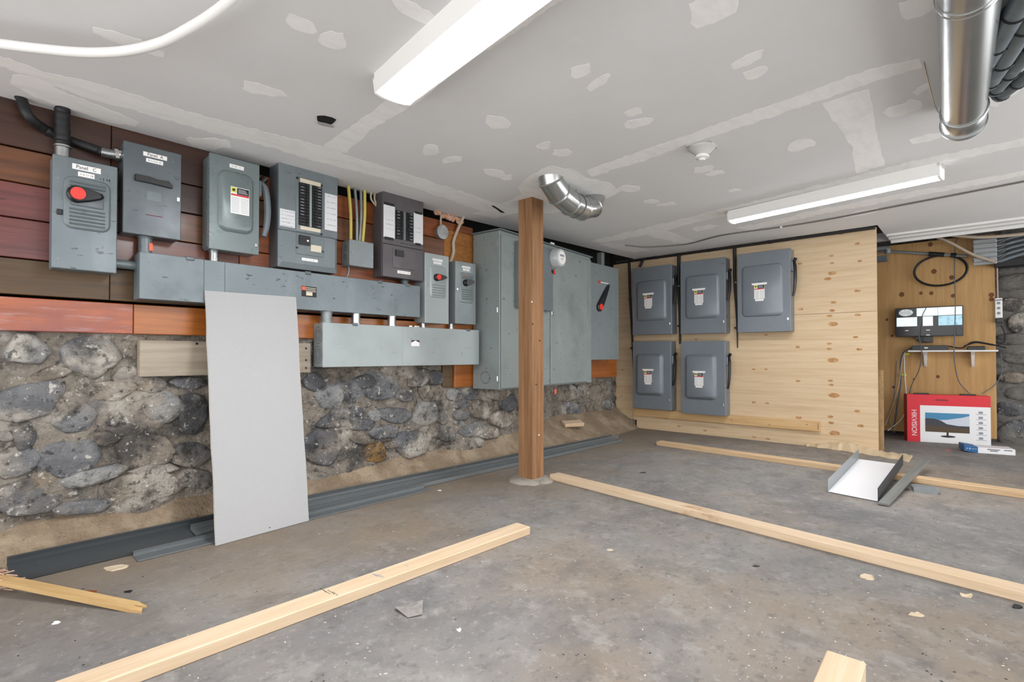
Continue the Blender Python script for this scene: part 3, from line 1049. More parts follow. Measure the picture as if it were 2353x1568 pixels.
bx(bm2, 0.42 * w + 0.01, 0.42 * w + 0.024, -0.079, -0.074, zdrop + 0.02, zdrop + 0.055)
obj('sticker', bm2, 'orange_tag', ns)
S2 = (t, w, d, h)

# ---- 3 embossed switch with lever on its side
t, w, d, h = left_box('safety_switch', 'grey-green safety switch with raised door, warning label and side lever', 'electrical switch',
                      (482, 350), (482, 574.6), (595.5, 380), (595, 581.7), 2.85)
body, cov = enclosure(t, w, d, h, 'paint_green_grey', 0.012, 0.02)
embossed_cover(t, w, d, h, 0.14, 0.88, 0.20, 0.86, 'paint_green_grey', 0.045, 0.018)
warning_label(t, 0.38 * w, 0.76 * w, 0.40 * h, 0.685 * h, -d - 0.018)
o = card(t, 0.38 * w, 0.67 * w, 0.895 * h, 0.935 * h, -d, 'white_label')
handwriting(o, 0.43 * w, 0.63 * w, 0.915 * h, -d - 0.0012, 'ink_soft', 0.007, seed=8)


def side_lever(t, w, d, h, z0, z1, m='black_plastic', col='paint_slate', s=1.0):
    """lever on the right-hand side of a switch"""
    bm2 = B()
    bx(bm2, w, w + 0.022 * s, -d * 0.85, -d * 0.25, (z0 * 0.3 + z1 * 0.7) * h, z1 * h * 0.985, 0.004)
    base = obj('handle_base', bm2, col, t)
    bm2 = B()
    pts = smoothline([(w + 0.02 * s, -d * 0.55, z1 * h), (w + 0.045 * s, -d * 0.75, (z1 * 0.85 + z0 * 0.15) * h), (w + 0.052 * s, -d * 0.85, (z0 + z1) / 2 * h), (w + 0.045 * s, -d * 0.9, (z0 * 0.8 + z1 * 0.2) * h), (w + 0.03 * s, -d * 0.9, z0 * h)], 5)
    tube(bm2, pts, [0.013 * s + 0.005 * math.sin(PI * i / (len(pts) - 1)) for i in range(len(pts))], 8)
    obj('handle', bm2, m, t)
    bm2 = B()
    cyl(bm2, (w + 0.012 * s, -d * 0.55, z1 * h - 0.03), (w + 0.05 * s, -d * 0.62, z1 * h + 0.022), 0.02 * s, 12)
    obj('pivot', bm2, 'black_plastic', t)


side_lever(t, w, d, h, 0.22, 0.86, 'conduit_dark')
zb3 = t.location.z
conduit_stub(t, 0.18 * w, -0.05, 0, 1.325 - zb3, 0.022)
bm2 = B()
bx(bm2, w - 0.02, w - 0.006, -d - 0.006, -d, 0.08 * h, 0.12 * h, 0.002)
obj('latch', bm2, 'chrome', t)


# ---- 4 and 6 breaker panels
def breaker_columns(t, x0, x1, z0, z1, y, rows, gap, strip, seed):
    rd = random.Random(seed)
    bm2 = B()
    bx(bm2, x0, x1, y - 0.002, y + 0.01, z0, z1)
    bed = obj('breaker_bay', bm2, 'breaker_black', t, False)
    cw = (x1 - x0 - gap) / 2
    for c in range(2):
        cx0 = x0 + c * (cw + gap)
        for r in range(rows):
            za = z0 + (z1 - z0) * r / rows
            zc = z0 + (z1 - z0) * (r + 1) / rows
            bm3 = B()
            bx(bm3, cx0 + 0.002, cx0 + cw - 0.002, y - 0.010, y - 0.002, za + 0.001, zc - 0.001, 0.001)
            tx = cx0 + cw * (0.62 if c == 0 else 0.2) + rd.uniform(-0.003, 0.003)
            bx(bm3, tx, tx + cw * 0.2, y - 0.018, y - 0.009, za + (zc - za) * 0.25, zc - (zc - za) * 0.25)
            br = obj('breaker', bm3, 'breaker_black', bed, False)
            if rd.random() < 0.7:
                lx = cx0 + cw * (0.12 if c == 0 else 0.55)
                card(br, lx, lx + cw * 0.3, za + (zc - za) * 0.4, za + (zc - za) * 0.62, y - 0.010, 'ink_soft', 'marking', 0.0006)
    bm2 = B()
    bx(bm2, x0 + cw, x0 + cw + gap, y - 0.004, y, z0, z1)
    obj('divider', bm2, strip, t, False)


t, w, d, h = left_box('distribution_board', 'tall grey breaker panel with two black breaker columns and taped circuit lists', 'breaker panel',
                      (636.6, 371.7), (640, 613.8), (774.2, 406.5), (772.6, 628.7), 2.855)
enclosure(t, w, d, h, 'paint_slate_dark', 0.003)
bm2 = B()      # bevelled trim, upper and lower leaf
bx(bm2, 0.0, w, -d - 0.014, -d + 0.001, 0.352 * h, h, 0.004)
obj('upper_cover', bm2, 'paint_slate', t)
bm2 = B()
r0 = [(0.0, 0.0), (w, 0.0), (w, 0.348 * h), (0.0, 0.348 * h)]
i_ = 0.018
r1 = [(i_, 0.03), (w - i_, 0.03), (w - i_, 0.348 * h), (i_, 0.348 * h)]
loft(bm2, [[(a, -d, c) for a, c in r0], [(a, -d - 0.004, c) for a, c in r0], [(a, -d - 0.016, c) for a, c in r1]])
obj('lower_cover', bm2, 'paint_slate', t, False)
yy = -d - 0.014
bm2 = B()
emboss(bm2, 0.27 * w, 0.71 * w, 0.36 * h, 0.90 * h, 0.006, yy, 0.004, 0.003)
dead = obj('deadfront', bm2, 'paint_slate', t)
breaker_columns(t, 0.31 * w, 0.70 * w, 0.425 * h, 0.84 * h, yy - 0.005, 14, 0.032 * w * 1.2, 'paint_pale', 5)
card(t, 0.33 * w, 0.68 * w, 0.845 * h, 0.885 * h, yy - 0.004, 'cream_strip', 'filler_strip', 0.003)
card(t, 0.34 * w, 0.68 * w, 0.385 * h, 0.42 * h, yy - 0.004, 'cream_strip', 'filler_strip', 0.003)
bm2 = B()
emboss(bm2, 0.27 * w, 0.75 * w, 0.14 * h, 0.345 * h, 0.006, -d - 0.016, 0.005, 0.003)
mp = obj('main_plate', bm2, 'paint_slate', t)
card(mp, 0.31 * w, 0.49 * w, 0.235 * h, 0.325 * h, -d - 0.021, 'breaker_black', 'main_breaker', 0.012)
card(mp, 0.43 * w, 0.46 * w, 0.27 * h, 0.285 * h, -d - 0.033, 'white_label', 'toggle', 0.003)
card(mp, 0.51 * w, 0.69 * w, 0.185 * h, 0.25 * h, -d - 0.021, 'cream_strip', 'paper_tag', 0.004)
o = card(t, 0.37 * w, 0.64 * w, 0.085 * h, 0.112 * h, -d - 0.016, 'white_label')
handwriting(o, 0.40 * w, 0.62 * w, 0.098 * h, -d - 0.0172, 'ink_soft', 0.007, seed=12)
o = card(t, 0.015 * w, 0.255 * w, 0.385 * h, 0.55 * h, yy, 'paper', 'circuit_list', 0.002)
handwriting(o, 0.04 * w, 0.24 * w, 0.53 * h, yy - 0.002, 'ink_soft', 0.006, 6, 0.02, 13)
o = card(t, 0.76 * w, 0.985 * w, 0.43 * h, 0.80 * h, yy, 'paper', 'circuit_list', 0.002)
handwriting(o, 0.80 * w, 0.96 * w, 0.775 * h, yy - 0.002, 'ink_soft', 0.006, 9, 0.034, 14)
for fx, fz in ((0.285, 0.877), (0.70, 0.862), (0.70, 0.372), (0.285, 0.20), (0.72, 0.20)):
    bm2 = B()
    cyl(bm2, (fx * w, yy, fz * h), (fx * w, yy - 0.008, fz * h), 0.006, 10)
    obj('screw', bm2, 'black_plastic', t)

t, w, d, h = left_box('distribution_board', 'plum-grey breaker panel with two long white paper lists', 'breaker panel',
                      (878.3, 430.7), (877, 635.7), (972.6, 454), (968, 646.8), 2.86)
enclosure(t, w, d, h, 'paint_plum', 0.003)
bm2 = B()
bx(bm2, 0.0, w, -d - 0.012, -d + 0.001, 0.37 * h, h, 0.003)
obj('upper_cover', bm2, 'paint_plum', t)
bm2 = B()
bx(bm2, 0.0, w, -d - 0.014, -d + 0.001, 0.0, 0.366 * h, 0.003)
obj('lower_cover', bm2, 'paint_plum', t)
yy = -d - 0.012
breaker_columns(t, 0.30 * w, 0.72 * w, 0.445 * h, 0.77 * h, yy, 9, 0.02, 'paint_slate', 6)
o = card(t, 0.01 * w, 0.275 * w, 0.44 * h, 0.80 * h, yy, 'paper', 'circuit_list', 0.002)
handwriting(o, 0.06 * w, 0.24 * w, 0.64 * h, yy - 0.002, 'ink_soft', 0.006, 3, 0.03, 15)
card(o, 0.02 * w, 0.26 * w, 0.80 * h, 0.83 * h, yy, 'black_rubber', 'tape', 0.003)
card(o, 0.04 * w, 0.24 * w, 0.415 * h, 0.445 * h, yy, 'black_rubber', 'tape', 0.003)
o = card(t, 0.745 * w, 0.985 * w, 0.435 * h, 0.79 * h, yy, 'paper', 'circuit_list', 0.002)
handwriting(o, 0.79 * w, 0.93 * w, 0.62 * h, yy - 0.002, 'ink_soft', 0.006, 2, 0.03, 16)
card(o, 0.78 * w, 0.95 * w, 0.785 * h, 0.812 * h, yy, 'black_rubber', 'tape', 0.003)
card(o, 0.79 * w, 0.93 * w, 0.415 * h, 0.442 * h, yy, 'black_rubber', 'tape', 0.003)
handwriting(t, 0.42 * w, 0.78 * w, 0.405 * h, yy - 0.0002, 'ink', 0.009, seed=17)
bm2 = B()
emboss(bm2, 0.22 * w, 0.78 * w, 0.11 * h, 0.335 * h, 0.006, -d - 0.014, 0.005, 0.003)
mp = obj('main_plate', bm2, 'paint_plum', t)
card(mp, 0.28 * w, 0.47 * w, 0.245 * h, 0.315 * h, -d - 0.019, 'breaker_black', 'main_breaker', 0.010)
o = card(t, 0.34 * w, 0.66 * w, 0.055 * h, 0.088 * h, -d - 0.014, 'white_label')
handwriting(o, 0.38 * w, 0.62 * w, 0.071 * h, -d - 0.0152, mat('ink_red', 'b56a72', 0.7), 0.007, seed=18)
conduit_stub(t, 0.68 * w, -0.05, 0, 1.325 - t.location.z, 0.024, 'paint_slate')
P6 = t.location.copy(), w, d, h

# ---- 5 junction box
t, w, d, h = left_box('junction_box', 'small square grey junction box under yellow cables', 'junction box',
                      (803.8, 550), (804, 610.6), (858, 560), (858, 615), 2.87)
enclosure(t, w, d, h, 'paint_mid', 0.003, 0.006)
for z in (0.35, 0.7):
    for r in (0.018, 0.011):
        bm2 = B()
        tube(bm2, [(-0.001, -0.05 + r * math.cos(a * PI / 8), z * h + r * math.sin(a * PI / 8)) for a in range(17)], 0.0012, 4, False)
        obj('knockout', bm2, 'paint_slate_dark', t)
for sx_, sz_ in ((0.08, 0.5), (0.93, 0.45)):
    bm2 = B()
    cyl(bm2, (sx_ * w, -d, sz_ * h), (sx_ * w, -d - 0.004, sz_ * h), 0.004, 8)
    obj('screw', bm2, 'chrome', t)
JB = t.location.copy(), w, d, h
bm2 = B()
tube(bm2, smoothline([(0.12 * w, -0.05, 0.0), (0.12 * w, -0.055, -0.025), (0.05 * w, -0.06, -0.06), (-0.08 * w, -0.06, 1.325 - JB[0].z)], 5), 0.007, 8)
obj('whip', bm2, 'galvanised', t)

# ---- 7, 8 narrow switches
for nm, lab, pts, m, hub, ribs, sd, yv in (
    ('safety_switch', 'narrow pale grey safety switch with red-hubbed black handle', ((977.8, 580.9), (977, 741.8), (1032, 590.4), (1030, 744.5)), 'paint_pale', 'red_plastic', 0, 21, 2.84),
    ('safety_switch', 'narrow grey safety switch with all-black handle and ribbed cover', ((1049, 600.4), (1046, 743.9), (1094.5, 607), (1092, 745.5)), 'paint_mid', 'black_plastic', 1, 22, 2.845)):
    t, w, d, h = left_box(nm, lab, 'electrical switch', *pts, yv)
    enclosure(t, w, d, h, m, 0.004, 0.012)
    z0, z1 = (0.37, 0.83) if not ribs else (0.34, 0.83)
    pan = embossed_cover(t, w, d, h, 0.18, 0.87, z0, z1, m, 0.02, 0.007)
    bm2 = B()
    emboss(bm2, 0.25 * w, 0.80 * w, 0.585 * h, 0.715 * h, 0.006, -d - 0.007, 0.004, 0.003)
    obj('handle_plate', bm2, m, pan)
    louvres(pan, 0.25 * w, 0.80 * w, 0.39 * h, 0.57 * h, -d - 0.007, 5, m if ribs else 'paint_pale')
    if ribs:
        louvres(pan, 0.25 * w, 0.78 * w, 0.725 * h, 0.79 * h, -d - 0.007, 2, m)
        card(pan, 0.27 * w, 0.55 * w, 0.765 * h, 0.785 * h, -d - 0.007, 'orange_tag', 'sticker', 0.001)
    rotary_handle(t, 0.42 * w, 0.66 * h, -d - 0.010, 0.42 * w, 0.026, hub, 0.14 if ribs else 0.05)
    o = card(t, 0.30 * w, 0.72 * w, 0.905 * h, 0.938 * h, -d, 'white_label')
    handwriting(o, 0.34 * w, 0.70 * w, 0.922 * h, -d - 0.0012, 'ink_soft', 0.006, seed=sd)
    o = card(t, 0.34 * w, 0.68 * w, 0.862 * h, 0.895 * h, -d, 'white_label')
    handwriting(o, 0.38 * w, 0.64 * w, 0.879 * h, -d - 0.0012, 'ink_soft', 0.006, seed=sd + 4)
    bm2 = B()
    bx(bm2, 0.03 * w, 0.10 * w, -d - 0.005, -d, 0.53 * h, 0.565 * h, 0.001)
    obj('latch', bm2, 'chrome', t)
    conduit_stub(t, 0.20 * w if not ribs else -0.01 + 0.14 * w, -0.05, 0, 1.046 - t.location.z, 0.018)
    if ribs:
        P8 = t.location.copy(), w, d, h

# ---- wiring troughs
t, w, d, h = left_box('wiring_trough', 'long scuffed grey wiring trough behind the leaning white board', 'wiring trough',
                      (322, 579.4), (320.4, 686), (965.2, 658.3), (965, 729), 2.835, 'wall wiring troughs', 2.948)
bm2 = B()
bx(bm2, 0, w, -d + 0.006, 0, 0, h, 0.002)
obj('body', bm2, 'paint_worn', t)
for k, (a, b) in enumerate(((0.0, 0.165), (0.1655, 0.225), (0.2255, 1.0))):
    bm2 = B()
    bx(bm2, a * w, b * w, -d, -d + 0.007, -0.001, h + 0.001, 0.0015)
    obj('cover', bm2, 'paint_worn', t)
for fx in (0.127, 0.5, 0.80, 0.935):
    bm2 = B()
    bx(bm2, fx * w - 0.018, fx * w + 0.018, -d - 0.006, -d + 0.02, h - 0.012, h + 0.007, 0.003)
    obj('clip', bm2, 'paint_slate_dark', t)
q = [at(*p, 1, 2.835) for p in ((693, 657), (727, 684))]
lx0, lx1, lz0, lz1 = q[0].x - t.location.x, q[1].x - t.location.x, q[1].z - t.location.z, q[0].z - t.location.z
o = card(t, lx0, lx1, lz0, lz1, -d, 'label_black', 'rating_label')
lw_, lh_ = lx1 - lx0, lz1 - lz0
card(o, lx0 + 0.3 * lw_, lx0 + 0.72 * lw_, lz0 + 0.12 * lh_, lz0 + 0.45 * lh_, -d - 0.0012, 'cream_strip', 'print', 0.0006)
card(o, lx0 + 0.02 * lw_, lx0 + 0.26 * lw_, lz0 + 0.62 * lh_, lz0 + 0.95 * lh_, -d - 0.0012, 'orange_tag', 'print', 0.0006)
for k in range(3):
    card(o, lx0 + 0.28 * lw_, lx0 + 0.95 * lw_, lz0 + (0.5 + 0.16 * k) * lh_, lz0 + (0.56 + 0.16 * k) * lh_, -d - 0.0012, 'cream_strip', 'print', 0.0006)
UT = t
t, w, d, h = left_box('wiring_trough', 'clean pale grey wiring trough with round knockouts in its end, lower of two', 'wiring trough',
                      (743.6, 742.1), (739.8, 844), (1103, 759.5), (1098.9, 837.8), 2.835, 'wall wiring troughs', 2.948)
bm2 = B()
bx(bm2, 0, w, -d + 0.006, 0, 0, h, 0.002)
obj('body', bm2, 'paint_pale', t)
for a, b in ((0.0, 0.445), (0.4455, 1.0)):
    bm2 = B()
    bx(bm2, a * w, b * w, -d, -d + 0.007, -0.001, h + 0.001, 0.0015)
    obj('cover', bm2, 'paint_pale', t)
for z in (0.28, 0.72):
    for r in (0.05, 0.033, 0.02):
        bm2 = B()
        tube(bm2, [(-0.0005, -d * 0.5 + r * math.cos(a * PI / 10), z * h + r * math.sin(a * PI / 10)) for a in range(21)], 0.0014, 4, False)
        obj('knockout', bm2, 'paint_slate_dark', t)
for fx in (0.165, 0.91):
    bm2 = B()
    bx(bm2, fx * w - 0.018, fx * w + 0.018, -d - 0.006, -d + 0.02, h - 0.010, h + 0.007, 0.003)
    obj('clip', bm2, 'paint_slate_dark', t)
q = [at(*p, 1, 2.835) for p in ((945, 782), (963.5, 796))]
lx0, lx1, lz0, lz1 = q[0].x - t.location.x, q[1].x - t.location.x, q[1].z - t.location.z, q[0].z - t.location.z
o = card(t, lx0, lx1, lz0, lz1, -d, 'white_label', 'rating_label')
bm2 = B()
slab(bm2, [(lx0, lz1), (lx0, lz1 - 0.4 * (lz1 - lz0)), ((lx0 + lx1) / 2, lz1 - 0.05 * (lz1 - lz0)), (lx1, lz1 - 0.4 * (lz1 - lz0)), (lx1, lz1)], -d - 0.0012, -d - 0.002)
obj('print', bm2, 'ink', o, False)
for px, r in ((746, 0.032), (813, 0.028), (895.5, 0.028)):
    p = at(px, 735, 1, 2.90)
    conduit_stub(t, p.x - t.location.x, -0.07, h, 1.112 - t.location.z, r, 'galvanised' if px > 760 else 'conduit_grey')
for px in (936, 948, 953):
    p = at(px, 747, 1, 2.90)
    bm2 = B()
    bx(bm2, p.x - t.location.x - 0.012, p.x - t.location.x + 0.012, -0.09, -0.07, h, h + 0.014, 0.003)
    obj('locknut', bm2, 'chrome', t)

# ---- black flexible conduits at far left
loc1, w1, d1, h1 = S1[0].location, S1[1], S1[2], S1[3]
xs = loc1.x + 0.16 * w1
zt = loc1.z + h1
bm = B()
pp = smoothline([(xs, 2.92, zt + 0.05), (xs, 2.92, zt + 0.10), (xs - 0.004, 2.915, zt + 0.18), (xs, 2.91, 1.93)], 6)
tube(bm, pp, [0.027 + 0.0018 * math.sin(i * 2.6) for i in range(len(pp))], 14)
solo('flexible_conduit', bm, 'black_rubber', 'short black flexible conduit rising straight into the ceiling', 'conduit', (xs, 2.92, zt + 0.05))
loc2, w2, d2, h2 = S2[0].location, S2[1], S2[2], S2[3]
e = Vector((loc2.x - 0.005, 2.915, at(278, 356, 1, 2.915).z))
path = [at(45, 240, 1, 2.925), at(65, 266, 1, 2.91), at(105, 298, 1, 2.955), at(160, 323, 1, 2.958), at(215, 342, 1, 2.93)]
path[0].z = 1.93
t = thing('flexible_conduit', 'long black flexible conduit curving across the planks behind the short one', 'conduit', tuple(e))
bm = B()
pp = smoothline([tuple(p) for p in path] + [tuple(at(235, 350, 1, 2.92))], 7)
tube(bm, pp, [0.020 + 0.0014 * math.sin(i * 2.6) for i in range(len(pp))], 12)
obj('jacket', rehome(bm, e), 'black_rubber', t)
bm = B()
pp = smoothline([tuple(at(232, 349, 1, 2.92)), tuple(at(250, 353, 1, 2.918)), tuple(at(268, 355.5, 1, 2.915))], 12)
tube(bm, pp, [0.020 + 0.002 * (i % 2) for i in range(len(pp))], 14)
obj('armour', rehome(bm, e), 'galvanised', t)
bm = B()
tube(bm, [tuple(at(262, 355, 1, 2.915)), tuple(at(271, 356, 1, 2.915))], 0.029, 8)
tube(bm, [tuple(at(271, 356, 1, 2.915)), tuple(at(285, 357.5, 1, 2.915))], 0.023, 12)
obj('connector', rehome(bm, e), 'chrome', t)

# ---- cables over the junction box
jl, jw, jd, jh = JB
for k, (px0, px1, r, m, lab, nm, gp) in enumerate((
    (800, 805, 0.010, 'yellow_cable', 'left yellow cable dropping into the small junction box', 'cable', 'cables into the junction box'),
    (815, 819, 0.009, 'conduit_grey', 'left of two thin grey conduits between the yellow cables', 'conduit', 'cables into the junction box'),
    (829, 825, 0.009, 'conduit_grey', 'right of two thin grey conduits between the yellow cables', 'conduit', 'cables into the junction box'),
    (838, 832, 0.010, 'yellow_cable', 'right yellow cable dropping into the small junction box', 'cable', 'cables into the junction box'))):
    a = at(px0, 420, 1, 2.93)
    a.z = 1.93
    b = at(px1 + 1, 554, 1, 2.93)
    b.z = jl.z + jh
    b.x = max(jl.x + 0.01, min(jl.x + jw - 0.01, b.x))
    mid = a.lerp(b, 0.5) + Vector((0.004, -0.006, 0))
    bm = B()
    tube(bm, smoothline([tuple(a), tuple(mid), tuple(b)], 8), r, 8)
    solo(nm, bm, m, lab, nm, tuple(b), gp)
t = thing('cable', 'two looped white cables entering the side of the plum panel', 'cable', (P6[0].x, 2.93, P6[0].z + P6[3] * 0.8))
for off, pxm in ((0, 853), (8, 861)):
    a = at(868 + off * 0.4, 432, 1, 2.93)
    a.z = min(a.z, 1.93)
    c = at(868, 477, 1, 2.93)
    bm = B()
    tube(bm, smoothline([tuple(a), tuple(at(pxm + 2, 440, 1, 2.93)), tuple(at(pxm, 458, 1, 2.93)), tuple(c), (P6[0].x + 0.005, 2.92, c.z - 0.004)], 6), 0.006, 7)
    obj('strand', rehome(bm, t.location), 'beige_cable', t)
# round cover, its drop cable and the beige cable
p = at(1011, 535, 1, 2.965)
t = thing('round_junction_box', 'round metal blank cover on the planks above the narrow switches', 'junction box', (p.x, 2.97, p.z))
bm = B()
cyl(bm, (0, 0.0, 0), (0, -0.035, 0), 0.050, 24)
obj('box', bm, 'conduit_grey', t)
bm = B()
cyl(bm, (0, -0.035, 0), (0, -0.039, 0), 0.054, 24)
obj('cover', bm, 'galvanised', t)
bm = B()
tube(bm, smoothline([(0.0, -0.015, 0.048), (-0.006, -0.02, 0.08), (-0.004, -0.02, 0.13), (-0.01, -0.01, 1.92 - p.z)], 5), 0.007, 8)
obj('cable', bm, 'beige_cable', t)
a = at(1060, 512, 1, 2.94)
a.z = min(a.z, 1.93)
bm = B()
tube(bm, smoothline([(a.x + 0.02, 2.93, 1.93), tuple(at(1051, 530, 1, 2.945)), tuple(at(1042, 556, 1, 2.945)), tuple(at(1042, 580, 1, 2.94)), (P8[0].x + 0.02, 2.93, P8[0].z + P8[3])], 8), 0.012, 10)
solo('cable', bm, 'beige_cable', 'thick beige cable curving from the ceiling into the ribbed narrow switch', 'cable', (P8[0].x + 0.02, 2.93, P8[0].z + P8[3]))
bm = B()
rd = random.Random(3)
for k in range(60):
    p = at(rd.uniform(998, 1064), 0, 1, 2.95)
    px = rd.uniform(1000, 1064)
    p = at(px, 487 + (px - 1000) * 0.37 + rd.uniform(-4, 5), 1, 2.945 + rd.uniform(0, 0.02))
    bmesh.ops.create_icosphere(bm, subdivisions=1, radius=rd.uniform(0.009, 0.02), matrix=Matrix.Translation((p.x, p.y, min(p.z, 1.91))))
o = solo('spray_foam', bm, 'foam', 'crumbly pink spray foam along the ceiling edge above the round cover', 'foam', (2.45, 2.95, 1.88))
o['kind'] = 'stuff'

# ---- the big service cabinet, standing a few degrees off the wall
A = Vector((2.80, 2.674, 0))
Bp = Vector((4.20, 2.790, 0))
u = (Bp - A).normalized()
ang = math.atan2(u.y, u.x)
Wc = (Bp - A).length
ZB, ZT = 0.589, 1.80
t = thing('service_cabinet', 'large weathered grey service cabinet behind the timber post', 'electrical cabinet', (A.x, A.y, ZB), ang)
HC = ZT - ZB


def cl(px, py):
    s, z = atv(px, py, A, u)
    return s, z - ZB


bm2 = B()
bx(bm2, 0, Wc, 0.0, 0.27, 0, HC, 0.004)
obj('body', bm2, 'paint_cabinet', t)
bm2 = B()
bx(bm2, -0.01, Wc + 0.02, -0.015, 0.28, HC, HC + 0.012, 0.002)
obj('top_plate', bm2, 'paint_slate', t)
s_door, _ = cl(1262, 800)
_, z_door = cl(1262, 713)
s_r, _ = cl(1345, 700)
bm2 = B()
bx(bm2, 0.012, s_door - 0.006, -0.012, 0.0, 0.01, HC - 0.03, 0.003)
obj('left_panel', bm2, 'paint_cabinet', t)
bm2 = B()
bx(bm2, s_door, s_r, -0.016, 0.0, 0.012, HC - 0.04, 0.003)
dr = obj('door', bm2, 'paint_cabinet', t)
bm2 = B()
bx(bm2, s_door + 0.004, s_door + 0.035, -0.026, -0.014, z_door - 0.045, z_door - 0.01, 0.003)
obj('latch', bm2, 'chrome', dr)
bm2 = B()
bx(bm2, s_r + 0.006, Wc - 0.002, -0.010, 0.0, 0.0, HC - 0.03, 0.002)
obj('frame_strip', bm2, 'paint_cabinet', t)
for fz in (0.92, 0.5, 0.07):
    bm2 = B()
    cyl(bm2, (-0.003, 0.02, fz * HC - 0.018), (-0.003, 0.02, fz * HC + 0.018), 0.004, 8)
    obj('hinge', bm2, 'chrome', t)
for r in (0.045,):
    bm2 = B()
    tube(bm2, [(-0.001, 0.14 + 0.045 * math.cos(a * PI / 12), 0.09 + 0.045 * math.sin(a * PI / 12)) for a in range(25)], 0.002, 4, False)
    obj('knockout', bm2, 'paint_slate_dark', t)
# meter socket box and meter
s0, z0 = cl(1184, 708)
_, z1 = cl(1184, 556)
s1, _ = cl(1266, 640)
bm2 = B()
bx(bm2, s0 - 0.02, s1 - 0.06, -0.062, -0.010, z0, z1, 0.004)
mb = obj('meter_socket', bm2, 'paint_slate', t)
sm, zm = cl(1264, 597)
sm -= 0.02
bm2 = B()
loft(bm2, [[(sm + r * math.cos(a * PI / 14), y, zm + r * math.sin(a * PI / 14)) for a in range(28)] for r, y in
           ((0.088, -0.012), (0.088, -0.03), (0.080, -0.035), (0.078, -0.115), (0.070, -0.13), (0.058, -0.133))])
mt = obj('meter', bm2, mat('meter_case', 'c9cdce', 0.25, 0.1), t)
bm2 = B()
cyl(bm2, (sm, -0.132, zm), (sm, -0.1345, zm), 0.055, 28)
obj('dial_face', bm2, 'white_label', mt)
bm2 = B()
for k in range(5):
    bx(bm2, sm - 0.032 + k * 0.013, sm - 0.022 + k * 0.013, -0.136, -0.134, zm + 0.008, zm + 0.024)
bx(bm2, sm - 0.02, sm + 0.02, -0.136, -0.134, zm - 0.012, zm - 0.007)
bx(bm2, sm - 0.012, sm + 0.012, -0.136, -0.134, zm - 0.024, zm - 0.02)
obj('digits', bm2, 'ink_soft', mt, False)
bm2 = B()
tube(bm2, [(sm + 0.086 * math.cos(a * PI / 14), -0.034, zm + 0.086 * math.sin(a * PI / 14)) for a in range(29)], 0.007, 6, False)
obj('sealing_ring', bm2, 'chrome', mt)
bm2 = B()
bx(bm2, sm - 0.02, sm + 0.005, -0.07, -0.04, zm - 0.135, zm - 0.10, 0.006)
obj('seal', bm2, 'red_plastic', t)
bm2 = B()
bx(bm2, sm - 0.055, sm - 0.025, -0.07, -0.04, zm - 0.13, zm - 0.10, 0.006)
obj('seal', bm2, 'black_plastic', t)
bm2 = B()
bx(bm2, sm + 0.0, sm + 0.06, -0.020, -0.014, zm + 0.135, zm + 0.148, 0.001)
obj('label', bm2, 'white_label', t)
bm2 = B()
s2, z2 = cl(1275, 893)
tube(bm2, [(s2, -0.004, 0.0), (s2 + 0.004, -0.006, -0.02), (s2, -0.004, -0.035)], 0.0015, 5)
bx(bm2, s2 - 0.014, s2 + 0.014, -0.012, -0.002, -0.075, -0.034, 0.006)
obj('hanging_tag', bm2, 'orange_tag', t)

# ---- switch with the long upright handle beside it
l, r, zb, zt = measure((1357.5, 603.5), (1354, 828), (1422, 618), (1421, 825.2), 1, 2.86)
t = thing('safety_switch', 'flat grey switch with long raised black handle and red hub, next to the plywood', 'electrical switch', (l + 0.01, 3.06, zb))
w, d, h = r - l - 0.01, 0.20, zt - zb
enclosure(t, w, d, h, 'paint_mid', 0.004, 0.012)
q0, q1 = at(1376, 706, 1, 2.86), at(1397, 658, 1, 2.86)
c0 = (q0.x - t.location.x, q0.z - t.location.z)
rotary_handle(t, c0[0], c0[1], -d, math.hypot(q1.x - q0.x, q1.z - q0.z) + 0.02, 0.045, 'red_plastic', math.atan2(q1.z - q0.z, q1.x - q0.x))
q = [at(*p, 1, 2.86) for p in ((1374, 644), (1398, 655))]
lx0, lx1, lz0, lz1 = q[0].x - t.location.x, q[1].x - t.location.x, q[1].z - t.location.z, q[0].z - t.location.z
card(t, lx0, lx0 + 0.25 * (lx1 - lx0), lz0, lz1, -d, mat('label_brick', 'a8523c', 0.6))
card(t, lx0 + 0.25 * (lx1 - lx0), lx1, lz0 + 0.008, lz1 - 0.012, -d, 'white_label')
bm2 = B()
bx(bm2, w * 0.62, w * 0.72, -0.12, -0.06, h, 1.97 - t.location.z - 0.03, 0.002)
obj('mast', bm2, 'conduit_grey', t)

